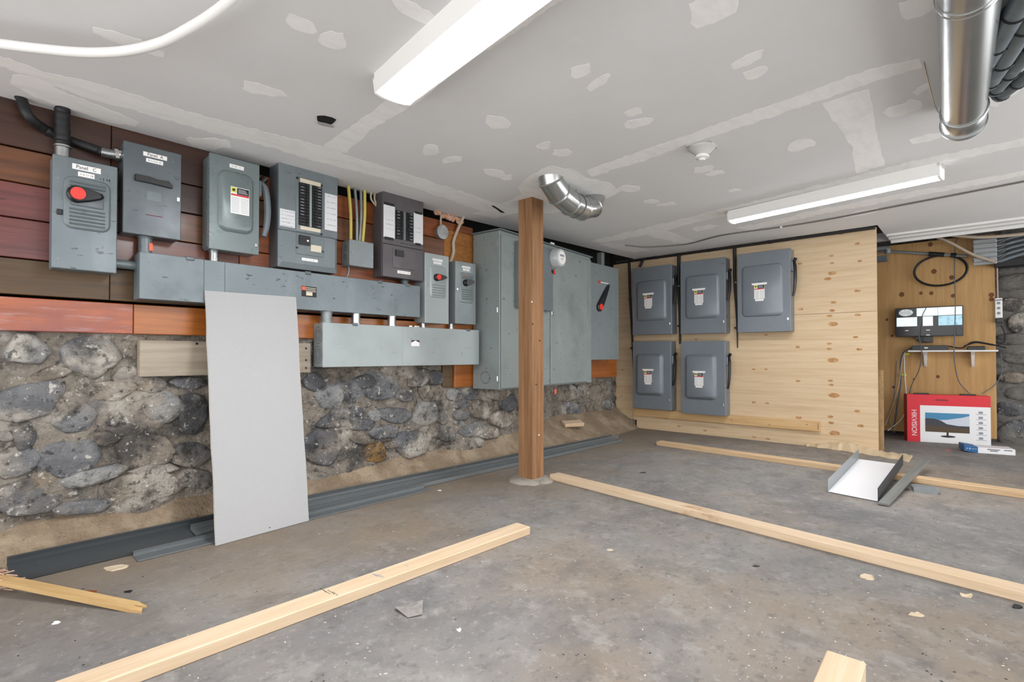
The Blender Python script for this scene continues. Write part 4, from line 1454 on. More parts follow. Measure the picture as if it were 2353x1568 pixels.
# ================================================================== SWITCHES ON THE PLYWOOD
SW = [
    ('grey safety switch on plywood, top left of the group of five', (1452, 618), (1455, 769.7), (1542.2, 609), (1543, 767.4), 0, 0.022),
    ('grey safety switch on plywood, top middle between two black cables', (1563.7, 603.6), (1564, 767.4), (1665, 591.4), (1668, 764.8), 0, 0.022),
    ('largest grey safety switch on plywood, top right with bare plywood beside it', (1694, 584.7), (1695.5, 763.3), (1815, 572.4), (1816.6, 761.8), 0, 0.016),
    ('grey safety switch on plywood, bottom left of the group of five', (1454, 784.9), (1454.6, 937.4), (1541, 784.7), (1541.7, 944), 1, 0.035),
    ('grey safety switch on plywood, bottom right, above the batten', (1565, 785), (1565.5, 948.2), (1665, 783.5), (1667, 957.3), 1, 0.035),
]
for i, (lab, tl, bl, tr, br, low, up) in enumerate(SW):
    xf = 5.31
    l, r, zb, zt = measure(tl, bl, tr, br, 0, xf)
    t = thing('safety_switch', lab, 'electrical switch', (XP, l, zb), -PI / 2, 'safety switches on the plywood')
    w, d, h = l - r, XP - xf, zt - zb
    enclosure(t, w, d, h, 'paint_switch', 0.004, 0.02)
    if i == 2:
        f = (0.09, 0.875, 0.19, 0.84)
    elif low:
        f = (0.10, 0.82, 0.20, 0.82)
    else:
        f = (0.12, 0.88, 0.20, 0.80)
    embossed_cover(t, w, d, h, *f, 'paint_switch', 0.045, up)
    lx, lz = (0.44, 0.50) if not low else (0.45, 0.48)
    lw2, lh2 = 0.20 * w, 0.175 * h
    warning_label(t, lx * w - lw2 / 2, lx * w + lw2 / 2, lz * h - lh2 / 2, lz * h + lh2 / 2, -d - up)
    card(t, lx * w - lw2 * 0.72, lx * w + lw2 * 0.72, lz * h + lh2 * 0.5, lz * h + lh2 * 0.64, -d - up, 'white_label', 'tape_label', 0.002)
    card(t, lx * w - lw2 * 0.4, lx * w + lw2 * 0.4, lz * h - lh2 * 0.66, lz * h - lh2 * 0.52, -d - up, 'white_label', 'tape_label', 0.0016)
    side_lever(t, w, d, h, 0.42 if not low else 0.36, 0.82 if i < 2 else (0.86 if i == 2 else 0.80), 'black_plastic', 'paint_switch', 0.75)
    bm2 = B()
    bx(bm2, w - 0.03, w - 0.014, -d - 0.006, -d, 0.13 * h, 0.165 * h, 0.002)
    obj('latch', bm2, 'chrome', t)
    if i == 2:
        handwriting(t, lx * w - 0.03, lx * w + 0.03, lz * h + lh2 * 0.74, -d - up - 0.0002, 'ink', 0.012, seed=31)

# plain black band along the top edge, and black cables feeding them
zt_ = zceil(5.35) - 0.005
bm = B()
bx(bm, XP - 0.05, XP - 0.004, 0.66, 3.24, 1.952, 1.972, 0.003)
for yy_ in (0.9, 1.5, 2.1, 2.7):
    bx(bm, XP - 0.052, XP - 0.002, yy_, yy_ + 0.03, 1.950, 1.974)
solo('black_band', bm, 'black_rubber', 'flat black band along the top edge of the plywood partition', 'cable duct', (XP, 2.0, 1.952))
for (pxa, pya, pxb, pyb, r0, r1, lab) in (
    (1446, 606, 1456, 850, 0.015, 0.011, 'black cable hanging at the left of the plywood switches'),
    (1560, 590, 1563, 790, 0.020, 0.012, 'black cable hanging between the two columns of plywood switches'),
    (1688, 572, 1695, 800, 0.018, 0.005, 'black tapering cable hanging left of the largest plywood switch')):
    a, b = at(pxa, pya, 0, XP - 0.03), at(pxb, pyb, 0, XP - 0.02)
    a.z = 1.955
    pts = smoothline([tuple(a), tuple(a.lerp(b, 0.35) + Vector((0, 0.008, 0))), tuple(a.lerp(b, 0.7)), tuple(b)], 6)
    bm = B()
    tube(bm, pts, [r0 + (r1 - r0) * k / (len(pts) - 1) for k in range(len(pts))], 8)
    o = solo('black_cable', bm, 'black_rubber', lab, 'cable', tuple(b), 'black cables on the plywood')
    for f in (0.35, 0.8):
        p = a.lerp(b, f)
        bm = B()
        bx(bm, p.x - 0.024, p.x + 0.02, p.y - 0.022, p.y + 0.022, p.z - 0.008, p.z + 0.008, 0.003)
        obj('clip', rehome(bm, b), 'chrome' if f < 0.5 else 'black_plastic', o)
bm = B()
tube(bm, smoothline([tuple(at(1500, 588, 0, XP - 0.04)), tuple(at(1480, 595, 0, XP - 0.05)), tuple(at(1470, 614, 0, XP - 0.05))], 6), 0.016, 8)
solo('black_cable', bm, 'black_rubber', 'short black cable bending into the top left plywood switch', 'cable', tuple(at(1470, 614, 0, XP - 0.05)), 'black cables on the plywood')


# ================================================================== TIMBER POST
NX0, NY0, PS = 2.63, 2.21, 0.122
t = thing('timber_post', 'brown rough-sawn timber post standing in the middle of the room', 'post', (NX0 + PS / 2, NY0 + PS / 2, 0))
bm = B()
rings = []
for k in range(15):
    z = 1.925 * k / 14
    s = PS / 2
    j = [0.0025 * noise.noise(Vector((q * 3.3, z * 4, 1))) for q in range(4)]
    rings.append([(-s + j[0], -s + j[1], z), (-s * 0.25, -s + j[1] * 1.5 + (0.004 if False else 0), z), (s + j[2], -s + j[1], z), (s + j[2], s + j[3], z), (-s + j[0], s + j[3], z), (-s + j[0], 0.012, z), (-s + j[0] + 0.009, 0.006, z), (-s + j[0], 0.0, z)])
loft(bm, rings)
obj('shaft', bm, 'post_wood', t, False)
for px, py in ((1222, 694), (1224, 745), (1240, 783), (1232, 884), (1238, 1000)):
    p = at(px, py, 1, NY0 - 0.001)
    bm = B()
    cyl(bm, (p.x - NX0 - PS / 2, -PS / 2 + 0.001, p.z), (p.x - NX0 - PS / 2, -PS / 2 - 0.004, p.z), 0.005, 8)
    obj('nail', bm, 'white_label' if py in (694, 1000) else 'black_rubber', t)
bm = B()
rd = random.Random(8)
n = 22
rg = []
for s, z in ((1.0, -0.002), (0.9, 0.010), (0.66, 0.020), (0.5, 0.022)):
    rg.append([(math.cos(2 * PI * k / n) * 0.165 * s * (1 + 0.16 * noise.noise(Vector((k * 0.9, 1, 2)))), math.sin(2 * PI * k / n) * 0.155 * s * (1 + 0.16 * noise.noise(Vector((k * 0.9, 4, 2)))), z) for k in range(n)])
loft(bm, rg)
obj('mortar_pad', bm, mat('pad_mortar', '9c968c', 0.9, 0, [('6f6a62', 14, 0.5, 0.65, U, 0.7)], bump=(40, 0.5, 0.01, U)), t)

# ================================================================== LIGHTS, DUCTS AND RUNS ON THE CEILING


def wrap_light(name, label, a, b, wdt, hgt, group, hood=0.0):
    """surface wraparound tube light from a to b (ceiling points)"""
    a, b = Vector(a), Vector(b)
    d = b - a
    L = d.length
    t = thing(name, label, 'light', tuple(a), math.atan2(d.y, d.x), group)
    lw3 = wdt * (1 - hood)
    bm2 = B()
    if hood:
        hp = [(-wdt / 2, 0), (-wdt / 2, -0.02), (-lw3 / 2 - 0.002, -hgt * 0.86), (-lw3 / 2 + 0.003, -hgt * 0.86), (-lw3 / 2 + 0.003, -0.02),
              (lw3 / 2 - 0.003, -0.02), (lw3 / 2 - 0.003, -hgt * 0.86), (lw3 / 2 + 0.002, -hgt * 0.86), (wdt / 2, -0.02), (wdt / 2, 0)]
        loft(bm2, [[(0, y, z) for y, z in hp], [(L, y, z) for y, z in hp]])
    else:
        bx(bm2, 0, L, -wdt / 2, wdt / 2, -0.022, 0, 0.003)
    obj('housing', bm2, 'lamp_body', t)
    prof = [(-lw3 / 2 + 0.004, -0.020), (-lw3 / 2 + 0.006, -hgt * 0.72), (-lw3 * 0.32, -hgt * 0.95), (0, -hgt), (lw3 * 0.32, -hgt * 0.95), (lw3 / 2 - 0.006, -hgt * 0.72), (lw3 / 2 - 0.004, -0.020)]
    bm2 = B()
    loft(bm2, [[(0.012, y, z) for y, z in prof], [(L - 0.012, y, z) for y, z in prof]])
    obj('lens', bm2, 'lamp_lens', t, True, 60)
    for x in (0.0, L - 0.012):
        bm2 = B()
        pr = [(-wdt / 2, 0), (-wdt / 2, -0.02), (-lw3 / 2, -hgt * 0.9), (-lw3 * 0.32, -hgt * 0.99), (0, -hgt * 1.03), (lw3 * 0.32, -hgt * 0.99), (lw3 / 2, -hgt * 0.9), (wdt / 2, -0.02), (wdt / 2, 0)]
        loft(bm2, [[(x, y, z) for y, z in pr], [(x + 0.012, y, z) for y, z in pr]])
        obj('end_cap', bm2, 'lamp_diffuser_end', t)
    return t


e0 = atc(900, 203, 0.05)
a = Vector((1.155, 1.68, zceil(1.1)))
dirn = Vector((-0.125, -1.0, 0)).normalized()
wrap_light('tube_light', 'bright wraparound tube light overhead, cut by the top of the picture', a, a + dirn * 1.24, 0.165, 0.080, 'ceiling tube lights', 0.12)
p0, p1 = at(1680, 508, 2, 1.875), at(2172, 402, 2, 1.875)
p0.z = zceil(min(p0.x, p1.x)) - 0.001
p1.z = p0.z
dirf = (p1 - p0).normalized()
wrap_light('tube_light', 'long slim lit tube light on the ceiling in front of the plywood', p0, p0 + dirf * 1.26, 0.118, 0.085, 'ceiling tube lights', 0.12)
# large steel duct overhead
e = Vector((2.86, 0.04, 1.845))
dv = Vector((-1.0, -0.03, 0.0)).normalized()
t = thing('steel_duct', 'large round shiny steel duct hung under the ceiling at top right', 'duct', tuple(e))
bm = B()
tube(bm, [(0, 0, 0), tuple(dv * 0.6), tuple(dv * 1.4), tuple(dv * 2.9)], 0.070, 36)
obj('pipe', bm, 'duct_steel', t)
bm = B()
tube(bm, [tuple(-dv * 0.035), tuple(-dv * 0.03), tuple(dv * 0.10), tuple(dv * 0.105)], [0.0725, 0.0745, 0.0745, 0.0725], 36)
obj('collar', bm, 'duct_steel', t)
bm = B()
tube(bm, [tuple(-dv * 0.045), tuple(-dv * 0.034)], 0.079, 36)
obj('end_cap', bm, 'duct_steel', t)
for s in (0.11, 1.0):
    bm = B()
    c = dv * s
    tube(bm, [(c.x, c.y + 0.0755 * math.cos(k * PI / 14), c.z + 0.0755 * math.sin(k * PI / 14)) for k in range(29)], 0.0022, 5, False)
    obj('strap_wire', bm, 'chrome', t)
bm = B()
w0 = atc(2122, 142, 0.0) - e
tube(bm, smoothline([tuple(w0), tuple((w0 + Vector((0.11, 0.076, 0.0))) * 0.5), (-0.11, 0.075, 0.01)], 6), 0.0022, 5)
obj('strap_wire', bm, 'chrome', t)

# bundle of grey conduits beside it
for k, (pa, pb, r, lab) in enumerate((
    ((2385, -60), (2262, 152), 0.030, 'thick grey conduit nearest the steel duct, top right corner'),
    ((2420, -40), (2272, 192), 0.030, 'second grey conduit from the steel duct, top right corner'),
    ((2440, 30), (2284, 208), 0.026, 'third grey conduit from the steel duct, top right corner'),
    ((2470, 90), (2296, 222), 0.022, 'outermost thin grey conduit, top right corner'))):
    a, b = atc(*pa, 0.05), atc(*pb, 0.05)
    top = b + (b - a).normalized() * 0.05
    top.z = zceil(b.x) + 0.03
    bm = B()
    a2 = a + (a - b).normalized() * 0.5
    tube(bm, [tuple(a2), tuple(a)] + smoothline([tuple(a.lerp(b, 0.5)), tuple(a.lerp(b, 0.9)), tuple(b + Vector((0, 0, 0.004))), tuple(top)], 6), r, 14)
    o = solo('conduit', bm, 'conduit_dark', lab, 'conduit', tuple(b), 'conduits beside the steel duct')
    for f in (0.35, 0.72, 0.95):
        c = a.lerp(b, f) - b
        dd = (b - a).normalized()
        sd_ = dd.cross(Vector((0, 0, 1))).normalized()
        bm = B()
        tube(bm, [tuple(c + (sd_ * math.cos(q * PI / 8) + Vector((0, 0, 1)) * math.sin(q * PI / 8)) * (r + 0.002)) for q in range(17)], 0.0035, 5, False)
        obj('tie', bm, 'black_rubber', o)

# elbowed steel duct over the post
S = atc(1262, 408)
E_ = atc(1385, 462)
t = thing('duct_elbow', 'short shiny steel duct looping out of the ceiling and back beside the post', 'duct', (S.x, S.y, 1.812))
hx = Vector((E_.x - S.x, E_.y - S.y, 0))
key = [Vector((0, 0, 0.16)), Vector((0.0, 0, 0.085)) + hx * 0.03, Vector((0, 0, 0.03)) + hx * 0.16, Vector((0, 0, 0.0)) + hx * 0.36, Vector((0, 0, 0.0)) + hx * 0.58, Vector((0, 0, 0.035)) + hx * 0.76, Vector((0, 0, 0.17)) + hx * 0.86]
R_ = 0.074
segs = [(0, 1), (1, 2), (2, 3), (3, 4), (4, 5), (5, 6)]
bm = B()
pp = [tuple(k_) for k_ in key]
tube(bm, pp, R_, 28)
obj('pipe', bm, 'duct_steel', t, True, 20)
for i in range(1, 6):
    tn = ((key[i + 1] - key[i]).normalized() + (key[i] - key[i - 1]).normalized()).normalized()
    bm = B()
    tube(bm, [tuple(key[i] - tn * 0.006), tuple(key[i]), tuple(key[i] + tn * 0.006)], [R_ * 1.02, R_ * 1.07, R_ * 1.02], 28)
    obj('seam', bm, 'duct_steel', t)
bm = B()
tube(bm, [tuple(key[0] + Vector((0, 0, -0.052))), tuple(key[0] + Vector((0, 0, -0.044)))], R_ * 1.06, 28)
obj('collar', bm, 'chrome', t)
bm = B()
c = key[3].lerp(key[4], 0.5)
tube(bm, [tuple(c + Vector((0, 0, 1)) * (R_ + 0.003) * math.cos(q * PI / 12) + hx.normalized().cross(Vector((0, 0, 1))) * (R_ + 0.003) * math.sin(q * PI / 12)) for q in range(25)], 0.003, 5, False)
tube(bm, [tuple(c + Vector((0, 0, R_))), tuple(c + Vector((-0.01, 0, 0.14)))], 0.003, 5)
obj('hanger_strap', bm, 'conduit_dark', t)

# heat detector
p = atc(1613, 336)
t = thing('heat_detector', 'small pale conical ceiling detector on a square plate', 'detector', (p.x, p.y, p.z), 0.1)
bm = B()
bx(bm, -0.062, 0.062, -0.062, 0.062, -0.006, 0.0, 0.002)
obj('back_plate', bm, mat('detector_grey', 'b9b9b6', 0.5), t)
bm = B()
loft(bm, [[(r * math.cos(k * PI / 14), r * math.sin(k * PI / 14), z) for k in range(28)] for r, z in ((0.066, -0.004), (0.064, -0.014), (0.036, -0.040), (0.034, -0.046))])
obj('base', bm, 'detector_grey', t)
bm = B()
loft(bm, [[(r * math.cos(k * PI / 12), r * math.sin(k * PI / 12), z) for k in range(24)] for r, z in ((0.030, -0.045), (0.030, -0.052), (0.036, -0.054), (0.034, -0.060), (0.016, -0.066), (0.014, -0.073), (0.004, -0.074))])
obj('sensor_head', bm, 'white_plastic', t)

# looped white hose at top left
pp = [atc(x, y, 0.085) for x, y in ((-180, 70), (-60, 92), (0, 101), (100, 113), (200, 121), (290, 117), (370, 98), (440, 63), (500, 25), (560, -25), (620, -90))]
bm = B()
tube(bm, smoothline([tuple(q) for q in pp], 8), 0.0155, 14)
solo('white_hose', bm, 'white_pipe', 'white plastic pipe hanging in a wide loop below the ceiling, top left', 'pipe', tuple(pp[5]))

# grey cable stapled along the ceiling
pp = [atc(x, y, 0.007) for x, y in ((1437, 564), (1480, 568), (1530, 566), (1585, 560), (1650, 543), (1720, 532), (1795, 522), (1900, 505), (2050, 476), (2200, 447), (2370, 414))]
bm = B()
tube(bm, smoothline([tuple(q) for q in pp], 6), 0.006, 7)
o = solo('ceiling_cable', bm, mat('cable_taupe', '6f6a64', 0.6), 'thin grey cable sagging along the ceiling above the plywood', 'cable', tuple(pp[6]))
bm = B()
bx(bm, -0.012, 0.012, -0.008, 0.008, -0.009, 0.008, 0.003)
obj('staple', bm, 'white_plastic', o)

# ================================================================== LOOSE MATERIAL ON THE FLOOR
# leaning drywall offcut
bl, br = at(497, 1255, 2, 0.002), at(710, 1197, 2, 0.002)
tl, tr = at(472, 668, 1, 2.822), at(680, 683, 1, 2.822)
nrm = (br - bl).cross(tl - bl).normalized()
if nrm.y < 0:
    nrm = -nrm
t = thing('drywall_offcut', 'tall white drywall offcut leaning against the grey trough', 'drywall board', tuple(bl))
th = 0.0127


def edge_ring(off):
    P = [bl, br, tr, tl]
    out = []
    rd2 = random.Random(4)
    for i in range(4):
        a_, b_ = P[i], P[(i + 1) % 4]
        n_ = 14 if i in (3, 1) else 6
        for k in range(n_):
            q = a_.lerp(b_, k / n_)
            j = rd2.uniform(-0.0022, 0.0022) if k else 0
            out.append(tuple(q + (br - bl).normalized() * j * (1 if i in (1, 3) else 0) + nrm * off - bl))
    return out


bm = B()
loft(bm, [edge_ring(0.0008), edge_ring(th)])
core = obj('gypsum_core', bm, 'gypsum', t, False)
bm = B()
loft(bm, [edge_ring(0.0), edge_ring(0.001)])
obj('face_paper', bm, 'drywall_paper', t, False)
for px, py in ((580, 702), (620, 1213), (497, 803)):
    d_ = ray(px, py)
    tt = (bl - ORG).dot(nrm) / d_.dot(nrm)
    q = ORG + d_ * tt - bl
    bm = B()
    cyl(bm, tuple(q - nrm * 0.0006), tuple(q + nrm * 0.001), 0.003, 8)
    obj('nail_dent', bm, 'ink', t)


def channel(bm2, L, web, leg, lip, th2=0.0016, near=None):
    """C section along +x, web on the ground, legs up"""
    h = web / 2
    nl = leg if near is None else near
    out = [(-h, 0), (h, 0), (h, leg), (h - lip, leg), (h - lip, leg - th2), (h - th2, leg - th2), (h - th2, th2), (-h + th2, th2), (-h + th2, nl - th2), (-h + lip, nl - th2), (-h + lip, nl), (-h, nl)]
    A_ = [bm2.verts.new((0, y, z)) for y, z in out]
    B_ = [bm2.verts.new((L, y, z)) for y, z in out]
    n_ = len(out)
    for i in range(n_):
        j = (i + 1) % n_
        bm2.faces.new((A_[i], A_[j], B_[j], B_[i]))
    for V in (A_[::-1], B_):
        for q in ((0, 1, 6, 7), (1, 2, 5, 6), (2, 3, 4, 5), (7, 8, 11, 0), (8, 9, 10, 11)):
            try:
                idx = q if V is B_ else [n_ - 1 - k for k in q]
                bm2.faces.new([V[k] for k in idx])
            except ValueError:
                pass
    bmesh.ops.recalc_face_normals(bm2, faces=bm2.faces)
    return bm2


def laid(o, a, b, roll=0.0):
    """lay a long object (local x) from a to b"""
    a, b = Vector(a), Vector(b)
    x = (b - a).normalized()
    y = Vector((0, 0, 1)).cross(x).normalized()
    z = x.cross(y)
    M = Matrix((x, y, z)).transposed() @ Matrix.Rotation(roll, 3, 'X')
    o.matrix_world = Matrix.Translation(a) @ M.to_4x4()


def stud(label, a, b, web, leg, lip, roll=0.0, group='steel studs along the wall', near=None, m='steel_stud'):
    L = (Vector(b) - Vector(a)).length
    bm2 = B()
    channel(bm2, L, web, leg, lip, near=near)
    o = obj('steel_stud', bm2, m, None, False)
    tag(o, label, 'metal stud', group)
    laid(o, a, b, roll)
    return o


stud('wide dark steel stud lying along the wall at far left', (0.165, 2.748, 0.016), (1.27, 2.752, 0.016), 0.160, 0.034, 0.012, 0.16, near=0.012, m='steel_dark')
stud('narrow steel stud in front of the wide one, running past the white board', (0.535, 2.602, 0.002), (2.06, 2.596, 0.002), 0.080, 0.024, 0.008, near=0.006)
stud('long steel stud running along the wall behind the timber post', (1.29, 2.715, 0.003), (4.47, 2.645, 0.003), 0.092, 0.034, 0.010, near=0.024)
stud('steel stud nearest the stones, a hand behind the long one', (1.29, 2.815, 0.010), (4.56, 2.733, 0.006), 0.080, 0.040, 0.010)
stud('short steel stud offcut lying inside the wide stud beside the white board', (0.78, 2.722, 0.022), (1.12, 2.728, 0.022), 0.074, 0.026, 0.008, 0.16, near=0.010)


def lumber(name, label, fa, fb, wdt=0.089, th2=0.038, m='pine', z=0.0, group='loose lumber on the floor', side=1):
    """sawn board on the floor; fa, fb: ends of its near bottom edge"""
    a, b = Vector((fa[0], fa[1], z)), Vector((fb[0], fb[1], z))
    L = (b - a).length
    bm2 = B()
    y0, y1 = (0, wdt) if side > 0 else (-wdt, 0)
    bx(bm2, 0, L, y0, y1, 0, th2, 0.003)
    o = obj(name, bm2, m, None, False)
    tag(o, label, 'lumber', group)
    laid(o, a, b)
    return o


f0 = lambda x, y: at(x, y, 2, 0.0)
a, b = f0(1219, 1229), f0(327, 1568)
d_ = (b - a).normalized()
L1 = lumber('lumber_board', 'pale stamped two-by-four in the left foreground', tuple(a), tuple(a + d_ * 2.45), side=-1, m='pine_pale')
# grade stamps on its upper face
for px, py, n_, m in ((744, 1358, 5, 'ink'), (752, 1362, 5, 'ink'), (762, 1362, 5, 'ink'), (772, 1366, 4, 'ink'), (860, 1322, 1, 'ink_soft'), (865, 1323, 1, 'ink_soft'), (871, 1324, 1, 'ink_soft'), (876, 1324, 1, 'ink_soft'), (935, 1301, 3, 'ink_soft')):
    lq = L1.matrix_world.inverted() @ at(px, py, 2, 0.038)
    bm = B()
    for k in range(n_):
        ln = 0.036 if n_ == 1 else 0.006
        yo = 0 if n_ == 1 else (k - n_ / 2) * 0.010
        bx(bm, lq.x - 0.0014, lq.x + 0.0014, lq.y + yo - ln / 2, lq.y + yo + ln / 2, 0.0378, 0.0383)
    o = obj('grade_stamp', bm, m, L1, False)
    if n_ > 1:
        o['kind'] = 'stuff'
a, b = f0(1263, 1103), f0(2353, 1388)
d_ = (b - a).normalized()
lumber('lumber_board', 'long two-by-four running from the post to the right edge', tuple(a), tuple(a + d_ * 2.9), m='pine_pale')
a, b = f0(1508, 1024), f0(2353, 1147)
d_ = (b - a).normalized()
lumber('lumber_board', 'long two-by-four at the back, passing behind the white metal tray', tuple(a), tuple(a + d_ * 2.9), m='pine')
a, b = at(1990, 1522, 2, 0.089), at(1905, 1490, 2, 0.089)
bm = B()
e1 = Vector((1.541, 0.215, 0))
d_ = (at(1978, 1568, 2, 0.089) - e1)
d_ = Vector((-1, -0.03, 0)).normalized()
lumber('lumber_board', 'end of a thick board poking in at the bottom right edge', tuple(e1), tuple(e1 + d_ * 1.1), 0.084, 0.089, 'pine_pale', side=-1)

# split stick with a frayed end, far left
a, b = f0(-40, 1358), f0(326, 1403)
t = thing('broken_stick', 'split yellow wooden stick lying at the far left edge', 'stick', tuple(a))
dd = b - a
L = dd.length
t.rotation_euler = (0, -0.0, math.atan2(dd.y, dd.x))
bm = B()
prof = [(0, 0), (0.045, 0), (0.045, 0.014), (0, 0.014)]
rings = []
for k in range(9):
    x = L * (k / 8) * 0.955
    zz = 0.045 * (1 - k / 8)
    rings.append([(x, y - 0.022, z + zz) for y, z in prof])
loft(bm, rings)
x1 = L * 0.955
hexa(bm, [(x1, -0.022, 0), (x1 + 0.05, -0.018, 0), (x1 + 0.035, -0.002, 0), (x1, 0.0, 0), (x1, -0.022, 0.012), (x1 + 0.05, -0.018, 0.006), (x1 + 0.035, -0.002, 0.01), (x1, 0.0, 0.012)])
hexa(bm, [(x1, 0.004, 0), (x1 + 0.02, 0.006, 0), (x1 + 0.03, 0.02, 0), (x1, 0.022, 0), (x1, 0.004, 0.012), (x1 + 0.02, 0.006, 0.01), (x1 + 0.03, 0.02, 0.006), (x1, 0.022, 0.012)])
obj('shaft', bm, wood('stick_wood', 'cbab78', 'b28c58'), t, False)
bm = B()
rd = random.Random(5)
for k in range(70):
    x = rd.uniform(0.0, 0.13)
    y, z = rd.uniform(-0.03, 0.03), rd.uniform(0.035, 0.085) - x * 0.2
    tube(bm, [(x - 0.02, y, z), (x + rd.uniform(0, 0.03), y + rd.uniform(-0.02, 0.02), z + rd.uniform(-0.015, 0.015))], 0.002, 4)
o = obj('frayed_fibre', bm, mat('fibre', 'caa690', 0.9), t, False)
o['kind'] = 'stuff'

# folded scrap of paper
pts = [f0(*p) for p in ((905, 1403), (938, 1390), (972, 1395), (970, 1416), (937, 1422))]
c = sum(pts, Vector()) / 5
bm = B()
up_ = [0.012, 0.004, 0.022, 0.004, 0.002]
vs = [bm.verts.new((p.x - c.x, p.y - c.y, h_)) for p, h_ in zip(pts, up_)]
m_ = bm.verts.new((0.006, 0.004, 0.010))
for i in range(5):
    bm.faces.new((vs[i], vs[(i + 1) % 5], m_))
bmesh.ops.solidify(bm, geom=bm.faces[:], thickness=0.0012)
o = obj('paper_scrap', bm, mat('grey_paper', (184, 179, 174), 0.85, 0, [('8d8986', 30, 0.45, 0.65, U, 0.6)]), None, False)
o.location = (c.x, c.y, 0.0012)
tag(o, 'folded grey paper scrap on the concrete below the front two-by-four', 'paper')

# block of wood on the dirt
c = at(1308, 984, 2, 0.10)
bm = B()
bx(bm, -0.11, 0.11, -0.042, 0.042, 0, 0.036, 0.003)
o = obj('wood_block', bm, 'pine_pale', None, False)
o.location = (4.22, 3.02, 0.150)
o.rotation_euler = (0.30, 0.0, -0.42)
tag(o, 'small pale wood block lying on the dirt behind the post', 'wood block')

# white lined metal tray, the grey lath across it, small grey block
N0, N1, F1, F0 = [f0(*p) for p in ((1903, 1132), (2017, 1154.6), (2058, 1080), (1977, 1068))]
F1 = N1 + (F1 - N1) * 0.98
t = thing('metal_tray', 'open metal tray with white inside lying across the back two-by-four', 'metal tray', tuple((N0 + N1) / 2))
o_ = Vector(t.location)


def P3(v, z):
    return (v.x - o_.x, v.y - o_.y, z)


FL, FR = N0 + Vector((0.96, -0.02, 0)), N1 + Vector((0.98, -0.03, 0))
zn, zfar = 0.006, 0.066
bm = B()
hexa(bm, [P3(N0, zn - 0.002), P3(N1, zn - 0.002), P3(FR, zfar - 0.002), P3(FL, zfar - 0.002), P3(N0, zn), P3(N1, zn), P3(FR, zfar), P3(FL, zfar)])
obj('base', bm, 'box_white', t, False)
for nme, n_, f_, s, hh, m in (('left_flange', N0, FL, Vector((0, 0.0022, 0)), 0.075, 'conduit_grey'), ('right_flange', N1, FR, Vector((0, -0.0022, 0)), 0.075, 'black_rubber')):
    bm = B()
    if s.y > 0:
        n2, f2 = n_ + s, f_ + s
    else:
        n2, f2 = n_ + s, f_ + s
    hexa(bm, [P3(n_, zn), P3(n2, zn), P3(f2, zfar), P3(f_, zfar), P3(n_, zn + hh), P3(n2, zn + hh), P3(f2, zfar + hh), P3(f_, zfar + hh)])
    obj(nme, bm, mat('tray_grey', '9aa0a2', 0.4, 0.5) if s.y > 0 else mat('tray_dark', '3f4143', 0.5, 0.4), t, False)
a, b = Vector((3.56, 0.408, 0.004)), Vector((4.86, 0.306, 0.070))
bm = B()
bx(bm, 0, (b - a).length, -0.026, 0.026, 0, 0.012, 0.001)
o = obj('grey_lath', bm, mat('lath_grey', '7d7f7c', 0.6, 0.1, [('66645e', 20, 0.45, 0.65, GX, 0.6)]), None, False)
laid(o, a, b)
tag(o, 'flat grey strip lying beside the metal tray and over the back two-by-four', 'strip')
c = f0(2124, 1134)
bm = B()
slab(bm, [(-0.06, 0), (0.052, 0), (0.068, 0.024), (0.05, 0.036), (-0.052, 0.036), (-0.064, 0.028)], -0.04, 0.04)
o = obj('grey_block', bm, 'conduit_grey', None, False)
o.location = (c.x + 0.04, c.y, 0.0)
o.rotation_euler = (0, 0, -PI / 2 + 0.25)
tag(o, 'small grey metal block on the floor right of the grey strip', 'metal block')

# strip of brown paper along the foot of the plywood
bm = B()
rings = []
for k in range(34):
    s = k / 33
    y = 1.20 - 0.78 * s
    wv = 0.012 * math.sin(k * 1.1) + 0.008 * math.sin(k * 2.7)
    xin = 5.447 if y > 0.66 else 5.447 - 0.02 * s
    xo = 5.40 - 0.20 * s * s - 0.05 * s + wv
    zi = 0.020 + 0.045 * math.sin(PI * min(1, s * 1.25)) ** 2 + 0.006 * math.sin(k * 1.9)
    top = [(xin, y, max(0.012, zi)), (xin + (xo - xin) * 0.4, y, 0.65 * zi + 0.012 + 0.004 * math.sin(k * 2.3)), (xin + (xo - xin) * 0.8, y, 0.016 + 0.006 * math.sin(k * 1.4)), (xo, y, 0.004)]
    rings.append(top + [(xo, y, 0.001), (xin, y, 0.001)])
loft(bm, rings)
solo('kraft_paper_strip', bm, 'kraft_paper', 'crumpled brown paper along the foot of the plywood partition', 'paper', (5.35, 0.9, 0.0))

